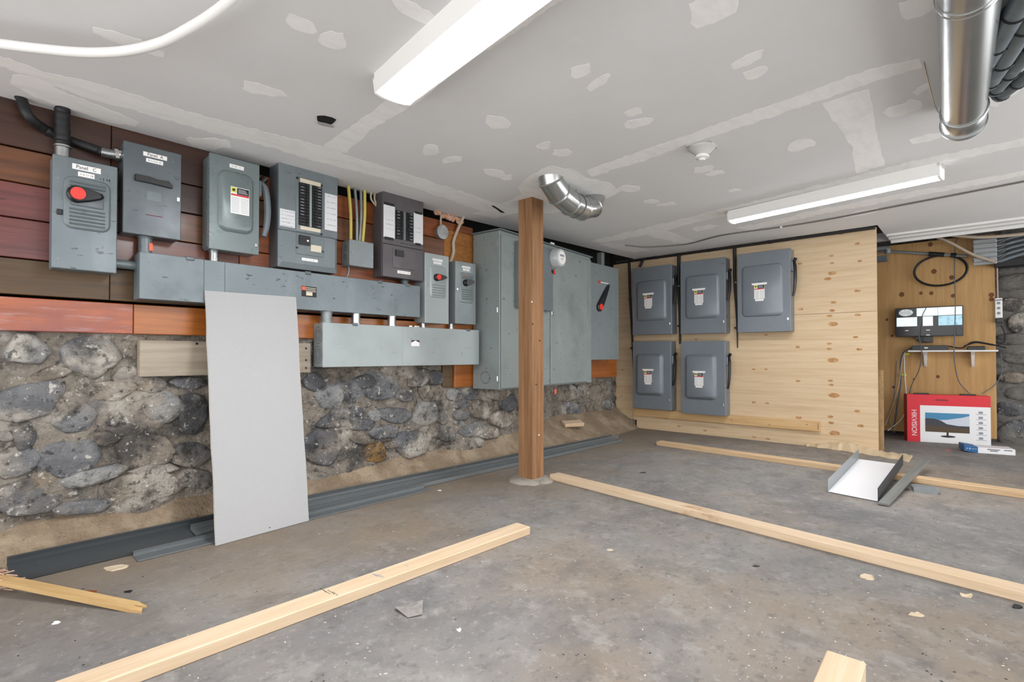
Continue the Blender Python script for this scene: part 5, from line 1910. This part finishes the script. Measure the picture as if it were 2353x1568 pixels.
# wood chips and crumbs
rd = random.Random(21)
CH = [(1995, 1330, 34, 16, 'chip_wood', 'torn pale bark chip, largest of the chips in the right foreground'), (2105, 1414, 28, 9, 'chip_wood', 'slim pale wood chip in the right foreground below the torn one'),
      (2222, 1371, 24, 9, 'chip_wood', 'curled pale wood chip close to the long two-by-four at right'), (265, 1307, 40, 16, 'chip_wood', 'pointed yellow wood chip in front of the wide stud'),
      (72, 1229, 26, 9, 'chip_wood', 'flat pale wood chip on the dirt at far left'), (208, 1363, 22, 8, 'plank_amber', 'brown bark chip near the split stick'),
      (296, 1361, 16, 7, 'black_rubber', 'dark bark chip near the split stick'), (2340, 1397, 24, 7, 'black_rubber', 'dark curved scrap at the right edge below the long two-by-four'),
      (1402, 1265, 16, 6, 'chip_wood', 'little pale chip in the middle of the floor'), (1738, 1302, 14, 5, 'black_rubber', 'little dark chip in the right middle of the floor'),
      (1040, 1098, 22, 6, 'plank_amber', 'tan chip lying on the long steel stud'), (128, 1433, 12, 7, 'white_label', 'small white paint flake at lower left'),
      (1056, 1449, 12, 9, 'white_label', 'small white paint flake below the folded paper'), (1478, 1087, 14, 4, 'black_rubber', 'small dark twig near the start of the back two-by-four'),
      (2070, 1050, 14, 5, 'white_label', 'white flake beside the brown paper strip'), (2180, 1035, 8, 5, 'red_plastic', 'tiny red cap on the floor in front of the monitor carton'),
      (1120, 1030, 14, 6, 'white_label', 'white flake on the dirt by the stones'), (760, 1146, 16, 6, 'white_label', 'white flake on the long stud near the board'),
      (1010, 1128, 14, 5, 'white_label', 'white flake at the end of the narrow stud')]
for px, py, w_, h_, m, lab in CH:
    zz = 0.0
    if py < 1245 and px < 200:
        zz = 0.055
    if px in (1040, 760):
        zz = 0.012
    if px == 1120:
        zz = 0.09
    c = at(px, py, 2, zz)
    k = (c - ORG).length / F_PX
    hw, hd = w_ * k / 2, h_ * k / 2 * 1.9
    n_ = 9
    ring = [(math.cos(2 * PI * i / n_) * hw * rd.uniform(0.45, 1.15), math.sin(2 * PI * i / n_) * hd * rd.uniform(0.4, 1.0)) for i in range(n_)]
    bm = B()
    lo = [(x, y, 0.0005) for x, y in ring]
    hi = [(x * 0.95, y * 0.95, 0.002 + 0.007 * rd.random() * (1 if w_ > 20 else 0.3)) for x, y in ring]
    loft(bm, [lo, hi])
    o = obj('wood_chip' if 'chip' in m or 'plank' in m or 'bark' in lab else 'debris_flake', bm, m, None, False)
    o.location = (c.x, c.y, zz)
    o.rotation_euler = (0, 0, YAW - PI / 2 + rd.uniform(-0.2, 0.2))
    tag(o, lab, 'debris', 'scraps on the floor')
# finest grit: uncountable
bm = B()
for k in range(420):
    px, py = rd.uniform(0, 2353), 1568 - 530 * rd.random() ** 1.3
    c = f0(px, py)
    if c.y > 2.55 or c.x > 5.3:
        continue
    s = rd.uniform(0.0007, 0.0024)
    a_ = rd.uniform(0, PI)
    d1, d2 = Vector((math.cos(a_), math.sin(a_), 0)) * s * rd.uniform(1, 2.6), Vector((-math.sin(a_), math.cos(a_), 0)) * s
    vs = [bm.verts.new(c + v + Vector((0, 0, z_))) for z_ in (0.0, s * 0.7) for v in (d1, d2, -d1, -d2)]
    for i in range(4):
        j = (i + 1) % 4
        bm.faces.new((vs[i], vs[j], vs[4 + j], vs[4 + i]))
    bm.faces.new(vs[4:])
o = obj('grit', bm, mat('grit_pale', 'c9c5bd', 0.9, 0, [('3a3530', 3.0, 0.5, 0.52, U, 1.0)]), None, False)
o['kind'] = 'stuff'
tag(o, 'fine pale and dark grit scattered over the concrete', 'grit')

# ================================================================== THE ALCOVE
# wall monitor
tl, tr, bl_, br_ = (2056, 708.5), (2212, 703), (2059, 775.5), (2215, 771)
l, r, zb, zt = measure(tl, bl_, tr, br_, 0, XA - 0.10)
t = thing('monitor', 'black wall monitor showing grey camera views above the white shelf', 'monitor', (XA, l, zb), -PI / 2)
w, d, h = l - r, 0.10, zt - zb
bm = B()
bx(bm, 0, w, -d, -d + 0.035, 0, h, 0.003)
obj('case', bm, 'black_plastic', t)
bm = B()
bx(bm, 0.008, w - 0.008, -d - 0.001, -d + 0.001, 0.015, h - 0.008)
scr = obj('screen', bm, 'screen_black', t, False)
yy = -d - 0.001
for x0, x1, z0, z1, m in ((0.33, 0.64, 0.70, 0.97, 'screen_view'), (0.645, 0.985, 0.70, 0.97, 'screen_view'), (0.02, 0.335, 0.36, 0.67, 'screen_view'), (0.42, 0.57, 0.36, 0.68, 'screen_view'), (0.65, 0.985, 0.36, 0.68, 'screen_view_blue')):
    card(scr, x0 * w, x1 * w, z0 * h, z1 * h, yy, m, 'camera_view', 0.0006)
bm = B()
slab(bm, [(0.165 * w + 0.11 * w * math.cos(k * PI / 12), 0.835 * h + 0.12 * h * math.sin(k * PI / 12)) for k in range(24)], yy, yy - 0.0006)
obj('camera_view', bm, 'screen_globe', scr, False)
for x0, z0 in ((0.15, 0.20), (0.47, 0.20), (0.47, 0.03)):
    card(scr, x0 * w, (x0 + 0.055) * w, z0 * h, (z0 + 0.03) * h, yy, 'white_label', 'caption', 0.0006)
bm = B()
bx(bm, w * 0.42, w * 0.47, -d + 0.03, -0.03, -0.055, h * 0.4, 0.003)
bx(bm, w * 0.30, w * 0.36, -d + 0.03, -0.05, -0.03, h * 0.4, 0.003)
bx(bm, w * 0.36, w * 0.56, -0.06, 0, -0.06, h * 0.6, 0.003)
obj('bracket', bm, 'black_plastic', t)

# shelf
l, r = at(2086, 806, 0, XA - 0.18).y, at(2294, 812, 0, XA - 0.18).y
zs = at(2190, 804, 0, XA - 0.18).z
t = thing('wall_shelf', 'narrow white wall shelf carrying the black recorder', 'shelf', (XA, l, zs - 0.02), -PI / 2)
w = l - r
bm = B()
bx(bm, 0, w, -0.18, 0, 0, 0.016, 0.002)
obj('board', bm, 'white_plastic', t)
for fx in (0.195, 0.735):
    bm = B()
    loft(bm, [[(fx * w - 0.014, 0, 0), (fx * w + 0.014, 0, 0), (fx * w + 0.014, -0.15, 0), (fx * w - 0.014, -0.15, 0)],
              [(fx * w - 0.013, 0, -0.03), (fx * w + 0.013, 0, -0.03), (fx * w + 0.013, -0.10, -0.03), (fx * w - 0.013, -0.10, -0.03)],
              [(fx * w - 0.010, 0, -0.15), (fx * w + 0.010, 0, -0.15), (fx * w + 0.010, -0.012, -0.15), (fx * w - 0.010, -0.012, -0.15)]])
    br = obj('bracket', bm, 'white_plastic', t, False)
    bm = B()
    cyl(bm, (fx * w, -0.018, -0.135), (fx * w, -0.022, -0.135), 0.006, 8)
    obj('screw', bm, 'black_rubber', br)
zsh = zs - 0.004
# recorder
l = at(2095, 800, 0, XA - 0.15).y
r = at(2178, 800, 0, XA - 0.15).y
t = thing('video_recorder', 'flat black video recorder on the white shelf under the monitor', 'recorder', (XA - 0.01, l, zsh), -PI / 2)
w = l - r
bm = B()
bx(bm, 0, w, -0.15, 0, 0, 0.048, 0.003)
obj('case', bm, 'black_plastic', t)
card(t, w * 0.36, w * 0.46, 0.018, 0.03, -0.15, 'white_label', 'print', 0.0006)
# power adapter
l = at(2245, 800, 0, XA - 0.12).y
bm = B()
bx(bm, -0.06, 0.07, -0.05, 0.05, 0, 0.035, 0.006)
o = obj('power_adapter', bm, 'black_plastic', None)
o.location = (XA - 0.08, l, zsh)
o.rotation_euler = (0, 0, PI / 2)
tag(o, 'black power brick at the right end of the white shelf', 'power adapter')


def cord(label, pts, rad, m, group='cords in the alcove', name='cord'):
    bm2 = B()
    tube(bm2, smoothline([tuple(p) for p in pts], 6), rad, 6)
    return solo(name, bm2, m, label, 'cord', tuple(pts[-1]), group)


q = lambda x, y, off=0.02: at(x, y, 0, XA - off)
cord('dark grey cord crossing the left of the monitor down to the carton', [q(2128, 708, .13), q(2118, 730, .13), q(2112, 770, .15), q(2118, 812, .20), q(2112, 850, .15), q(2095, 885, .06), q(2086, 920, .04)], 0.004, 'grey_cable')
cord('dark grey cord hanging from the ceiling over the right of the monitor', [q(2203, 545, .04), q(2196, 560, .05), q(2193, 600, .05), q(2195, 690, .12), q(2194, 760, .14), q(2192, 808, .20), q(2196, 850, .12), q(2205, 880, .05), q(2228, 905, .03)], 0.004, 'grey_cable')
cord('black cord from the white socket strip down to the shelf', [q(2300, 748, .03), q(2308, 765, .03), q(2308, 785, .05), q(2290, 794, .08), q(2262, 790, .10), q(2240, 788, .1), q(2215, 796, .1)], 0.006, 'black_rubber')
cord('black cord coiled behind the recorder on the shelf', [q(2180, 796, .1), q(2210, 800, .12), q(2235, 786, .12), q(2270, 790, .1), q(2312, 800, .1)], 0.006, 'black_rubber')
cord('grey cord looping down from the shelf end to the carton top', [q(2300, 812, .1), q(2302, 840, .06), q(2298, 868, .03), q(2280, 890, .03), q(2256, 906, .04)], 0.004, 'grey_cable')
cord('blue-grey cord dropping from the left shelf end', [q(2094, 800, .1), q(2075, 812, .08), q(2069, 840, .05), q(2070, 880, .05), q(2062, 930, .05), q(2055, 975, .12), q(2050, 985, .2)], 0.006, 'blue_grey_cable')
cord('pale cord dropping from the left shelf end beside the blue-grey one', [q(2096, 798, .1), q(2080, 808, .08), q(2072, 835, .06), q(2064, 890, .05), q(2045, 950, .06), q(2034, 978, .1)], 0.004, 'beige_cable')
cord('white cord hanging straight to the left of the carton', [q(2078, 812, .05), q(2079, 860, .03), q(2083, 910, .03), q(2084, 935, .03), q(2070, 965, .08), q(2040, 990, .2)], 0.004, 'white_plastic')
cord('thin grey cord near the partition, curling onto the floor', [q(2060, 830, .02), q(2058, 870, .02), q(2052, 930, .03), q(2042, 970, .08), q(2056, 996, .25)], 0.003, 'grey_cable')
for px, py, lab in ((2083, 814, 'yellow-green cable clip just under the white shelf'), (2075, 862, 'yellow-green cable clip halfway down the cords')):
    p = q(px, py, .02)
    bm = B()
    bx(bm, -0.012, 0.012, -0.026, 0.026, -0.011, 0.011, 0.005)
    o = obj('cable_clip', bm, 'green_tape', None)
    o.location = (XA - 0.012, p.y, p.z)
    tag(o, lab, 'clip', 'cable clips')

# socket strip at the edge of the plywood
p0, p1 = q(2293, 686, .0), q(2296, 732, .0)
t = thing('socket_strip', 'white vertical socket strip at the right edge of the alcove plywood', 'power strip', (XA + 0.0, (p0.y + p1.y) / 2, p1.z), -PI / 2)
h = p0.z - p1.z
bm = B()
bx(bm, -0.026, 0.026, -0.035, 0, 0, h, 0.004)
obj('case', bm, 'white_plastic', t)
for f in (0.25, 0.5, 0.75):
    bm = B()
    slab(bm, [(0.013 * math.cos(k * PI / 6), f * h + 0.013 * math.sin(k * PI / 6)) for k in range(12)], -0.035, -0.037)
    obj('outlet', bm, 'ink_soft', t)
bm = B()
bx(bm, -0.022, 0.024, -0.036, -0.034, h * 0.88, h * 0.92)
obj('switch', bm, 'black_plastic', t)
bm = B()
bx(bm, -0.022, 0.03, -0.06, -0.004, -0.045, 0.0, 0.005)
obj('plug', bm, 'black_plastic', t)
bm = B()
tube(bm, [(-0.005, -0.012, h), (-0.008, -0.012, 1.90 - p1.z)], 0.006, 8)
obj('feed', bm, mat('conduit_pink', 'b99a8c', 0.5), t)

# monitor carton: red and white
cA, cB = Vector((6.42, 0.535, 0)), Vector((6.60, -0.075, 0))
ux = (cB - cA).normalized()
rz = math.atan2(ux.y, ux.x)
t = thing('monitor_carton', 'red and white monitor carton printed with a landscape screen', 'box', tuple(cA), rz)
w = (cB - cA).length
s_, h = atv(2185, 909, cA, ux)
dp = 0.12
bm = B()
bx(bm, 0, w, 0, dp, 0, h, 0.002)
obj('carton', bm, 'box_white', t)
e_ = 0.0006
bm = B()
bx(bm, 0.0, w, -e_, 0.002, h * 0.775, h, 0)
bx(bm, 0.0, 0.162 * w, -e_, 0.002, 0.0, h * 0.775, 0)
bx(bm, 0.0, w, 0.0, dp + 0.001, h - 0.001, h + e_, 0)
bx(bm, -e_, 0.001, 0.0, dp, 0.0, h, 0)
red = obj('red_print', bm, 'box_red', t, False)
lettering('HIKVISION', 0.060, 'box_white', red, (0.085 * w, -0.001, 0.40 * h), (PI / 2, PI / 2, 0), 0.9)
x0, x1, z0, z1 = 0.225 * w, 0.755 * w, 0.225 * h, 0.625 * h
pic = card(t, x0, x1, z0, z1, -0.0, 'print_cloud', 'printed_screen', 0.0008)
dw, dh = x1 - x0, z1 - z0
for pts, m in (([(0, 0.55), (0.25, 0.62), (0.5, 0.66), (0.85, 0.80), (1, 0.9), (1, 1), (0, 1)], 'print_sky'),
               ([(0, 0.28), (1, 0.10), (1, 0.36), (0.75, 0.36), (0.5, 0.43), (0.36, 0.60), (0.2, 0.70), (0, 0.70)], 'print_hill'),
               ([(0, 0.0), (1, 0.0), (1, 0.22), (0.4, 0.30), (0, 0.33)], 'print_field')):
    bm = B()
    off = 0.0009 + 0.0003 * ('hill' in m) + 0.0006 * ('field' in m)
    slab(bm, [(x0 + a_ * dw, z0 + b_ * dh) for a_, b_ in pts], -off, -off - 0.0002)
    obj('print', bm, m, pic, False)
bm = B()
slab(bm, [(0.495 * w - 0.008, 0.145 * h), (0.495 * w + 0.008, 0.155 * h), (0.495 * w + 0.008, z0), (0.495 * w - 0.008, z0)], -0.0006, -0.0010)
obj('print', bm, 'print_black', t, False)
bm = B()
slab(bm, [(0.50 * w + 0.09 * w * math.cos(k * PI / 10), 0.14 * h + 0.022 * h * math.sin(k * PI / 10)) for k in range(20)], -0.0006, -0.0010)
obj('print', bm, 'print_black', t, False)
bm = B()
for k in range(6):
    zz = h * (0.64 - 0.105 * k)
    bm = B()
    bx(bm, 0.86 * w, 0.91 * w, -0.0010, -0.0004, zz, zz + 0.045 * h)
    obj('print', bm, 'ink_soft', t, False)
    bm = B()
    bx(bm, 0.83 * w, 0.95 * w, -0.0010, -0.0004, zz - 0.02 * h, zz - 0.012 * h)
    obj('print', bm, 'ink_soft', t, False)
bm = B()
slab(bm, [(0.43 * w + 0.075 * w * a_, h * 0.89 + b_ * h) for a_, b_ in ((-1, -0.012), (1, -0.012), (1.1, 0.0), (0.9, 0.022), (-0.9, 0.022), (-1.1, 0.0))], -0.0006, -0.0016)
obj('hand_hole', bm, mat('box_red_dark', '8a1a28', 0.6), t, False)
for fx in (0.10, 0.66):
    bm = B()
    bx(bm, fx * w, (fx + 0.19) * w, 0.03, 0.05, h, h + 0.014, 0.003)
    obj('carry_handle', bm, 'black_plastic', t)

# blue and white carton in front
cA2, cB2 = f0(2205, 1030), f0(2312, 1042)
cA2 = Vector((6.02, 0.10, 0))
cB2 = Vector((6.10, -0.22, 0))
ux2 = (cB2 - cA2).normalized()
t = thing('small_carton', 'small flat white carton with blue end, lying before the monitor carton', 'box', tuple(cA2), math.atan2(ux2.y, ux2.x))
w = (cB2 - cA2).length
bm = B()
bx(bm, 0.25 * w, w, 0, 0.16, 0, 0.05, 0.002)
obj('carton', bm, 'box_white', t)
bm = B()
hexa(bm, [(-0.02 * w, -0.004, 0.012), (0.26 * w, -0.004, 0.0), (0.26 * w, 0.16, 0.0), (-0.02 * w, 0.16, 0.012), (-0.02 * w, -0.004, 0.066), (0.26 * w, -0.004, 0.053), (0.26 * w, 0.16, 0.053), (-0.02 * w, 0.16, 0.066)])
fl = obj('blue_flap', bm, 'print_blue', t, False)
handwriting(fl, 0.03 * w, 0.11 * w, 0.036, -0.0045, 'box_white', 0.016, seed=41)
handwriting(fl, 0.14 * w, 0.23 * w, 0.034, -0.0045, 'box_white', 0.008, seed=42)
bm = B()
for k, (a_, b_) in enumerate(((0.45, 0.70), (0.50, 0.66), (0.78, 0.94))):
    zz = 0.034 - 0.012 * (k % 2)
    bx(bm, a_ * w, b_ * w, -0.0008, 0, zz, zz + 0.006)
obj('print', bm, 'ink', t, False)

# high-level conduit, clamp, coil and cables
p0, p1 = q(2046, 578, .06), q(2222, 589, .06)
t = thing('conduit', 'thin grey conduit with black tape above the coil of cable', 'conduit', tuple(p0))
bm = B()
tube(bm, [(0, 0.12, 0.006), (0, 0, 0), tuple(p1 - p0)], 0.014, 10)
obj('pipe', bm, 'conduit_grey', t)
for fa, fb in ((0.52, 0.72), (0.80, 0.87)):
    bm = B()
    tube(bm, [tuple((p1 - p0) * fa), tuple((p1 - p0) * fb)], 0.022, 10)
    obj('tape', bm, 'black_rubber', t)
c = q(2160, 622, .05)
k = (XA - 0.05) / 1640
bm = B()
pts = []
for i in range(73):
    a_ = 2 * PI * i / 36 + PI / 2
    rr = 1 + (0.02 if i > 36 else -0.01)
    pts.append((XA - 0.05 - 0.006 * (i > 36), c.y - math.cos(a_) * 57 * k * rr * 0.87, c.z + math.sin(a_) * 37 * k * rr))
tube(bm, pts, 0.008, 8)
solo('cable_coil', bm, 'black_rubber', 'black cable coiled in an oval loop on the alcove plywood', 'cable', tuple(c))
p = q(2026, 578, .25)
t = thing('beam_clamp', 'grey pipe elbow and strut behind the top of the partition', 'pipe fitting', tuple(p))
bm = B()
tube(bm, smoothline([(0, 0.10, 0.03), (0, 0.0, 0.035), (0, -0.045, 0.02), (0, -0.05, -0.03)], 6), 0.026, 12)
obj('elbow', bm, 'conduit_grey', t)
bm = B()
bx(bm, -0.02, 0.02, -0.05, 0.08, -0.11, -0.045, 0.003)
obj('strut', bm, 'conduit_dark', t)
bm = B()
tube(bm, smoothline([tuple(q(2140, 541, .2)), tuple(q(2180, 556, .2)), tuple(q(2235, 585, .2)), tuple(q(2290, 603, .2))], 6), 0.013, 8)
solo('cable', bm, 'beige_cable', 'beige cable slanting down across the top of the alcove plywood', 'cable', tuple(q(2290, 603, .2)))
bm = B()
tube(bm, smoothline([tuple(q(2150, 535, .3)), tuple(q(2200, 542, .3)), tuple(q(2260, 545, .3)), tuple(q(2330, 540, .3)), tuple(q(2420, 530, .3))], 6), 0.015, 8)
solo('cable', bm, 'beige_cable', 'beige cable running level under the ceiling edge at far right', 'cable', tuple(q(2420, 530, .3)))
for k in range(9):
    f = k / 8
    pa, pb = q(2236, 556 + 46 * f, .12), q(2291, 553 + 48 * f, .12)
    pc, pd = q(2330, 545 + 44 * f - 8 * (k % 2), .12), q(2430, 520 + 40 * f, .12)
    bm = B()
    tube(bm, smoothline([tuple(pa), tuple(pb), tuple(pc), tuple(pd)], 5), 0.016, 8)
    solo('cable', bm, mat('cable_dark_grey', '4d5052', 0.4, 0.2) if k % 2 else 'conduit_dark', '%s dark grey cable of the plastic-wrapped bundle at upper right' % ('topmost', 'second', 'third', 'fourth', 'fifth', 'sixth', 'seventh', 'eighth', 'lowest')[k], 'cable', tuple(pa), 'wrapped cable bundle')
bm = B()
pa, pb = q(2236, 550, .15), q(2291, 606, .15)
bx(bm, XA - 0.158, XA - 0.148, pb.y, pa.y, pb.z, pa.z, 0.004)
for k in range(6):
    z = pb.z + (pa.z - pb.z) * (k + 0.5) / 6
    tube(bm, [(XA - 0.157, pb.y, z), (XA - 0.157, pa.y, z)], 0.011, 8)
solo('plastic_sleeve', bm, 'clear_wrap', 'shiny ribbed plastic wrap around the cable bundle at upper right', 'plastic wrap', tuple(pb))
p = q(2322, 604, .05)
bm = B()
bx(bm, XA - 0.10, XA + 0.06, p.y - 0.25, p.y + 0.11, p.z - 0.035, p.z + 0.035, 0.004)
solo('dark_beam', bm, 'black_rubber', 'short black beam on top of the far stone wall at right', 'beam', (XA, p.y, p.z - 0.035))
# lath standing behind the edge of the partition
a, b = at(2027, 1030, 2, 0.0), None
bm = B()
bx(bm, -0.012, 0.012, -0.02, 0.02, 0, 0.72, 0.001)
o = obj('lath', bm, 'ply_edge', None, False)
o.location = (5.56, 0.648, 0.0)
tag(o, 'narrow wooden lath standing behind the right edge of the plywood', 'lath')
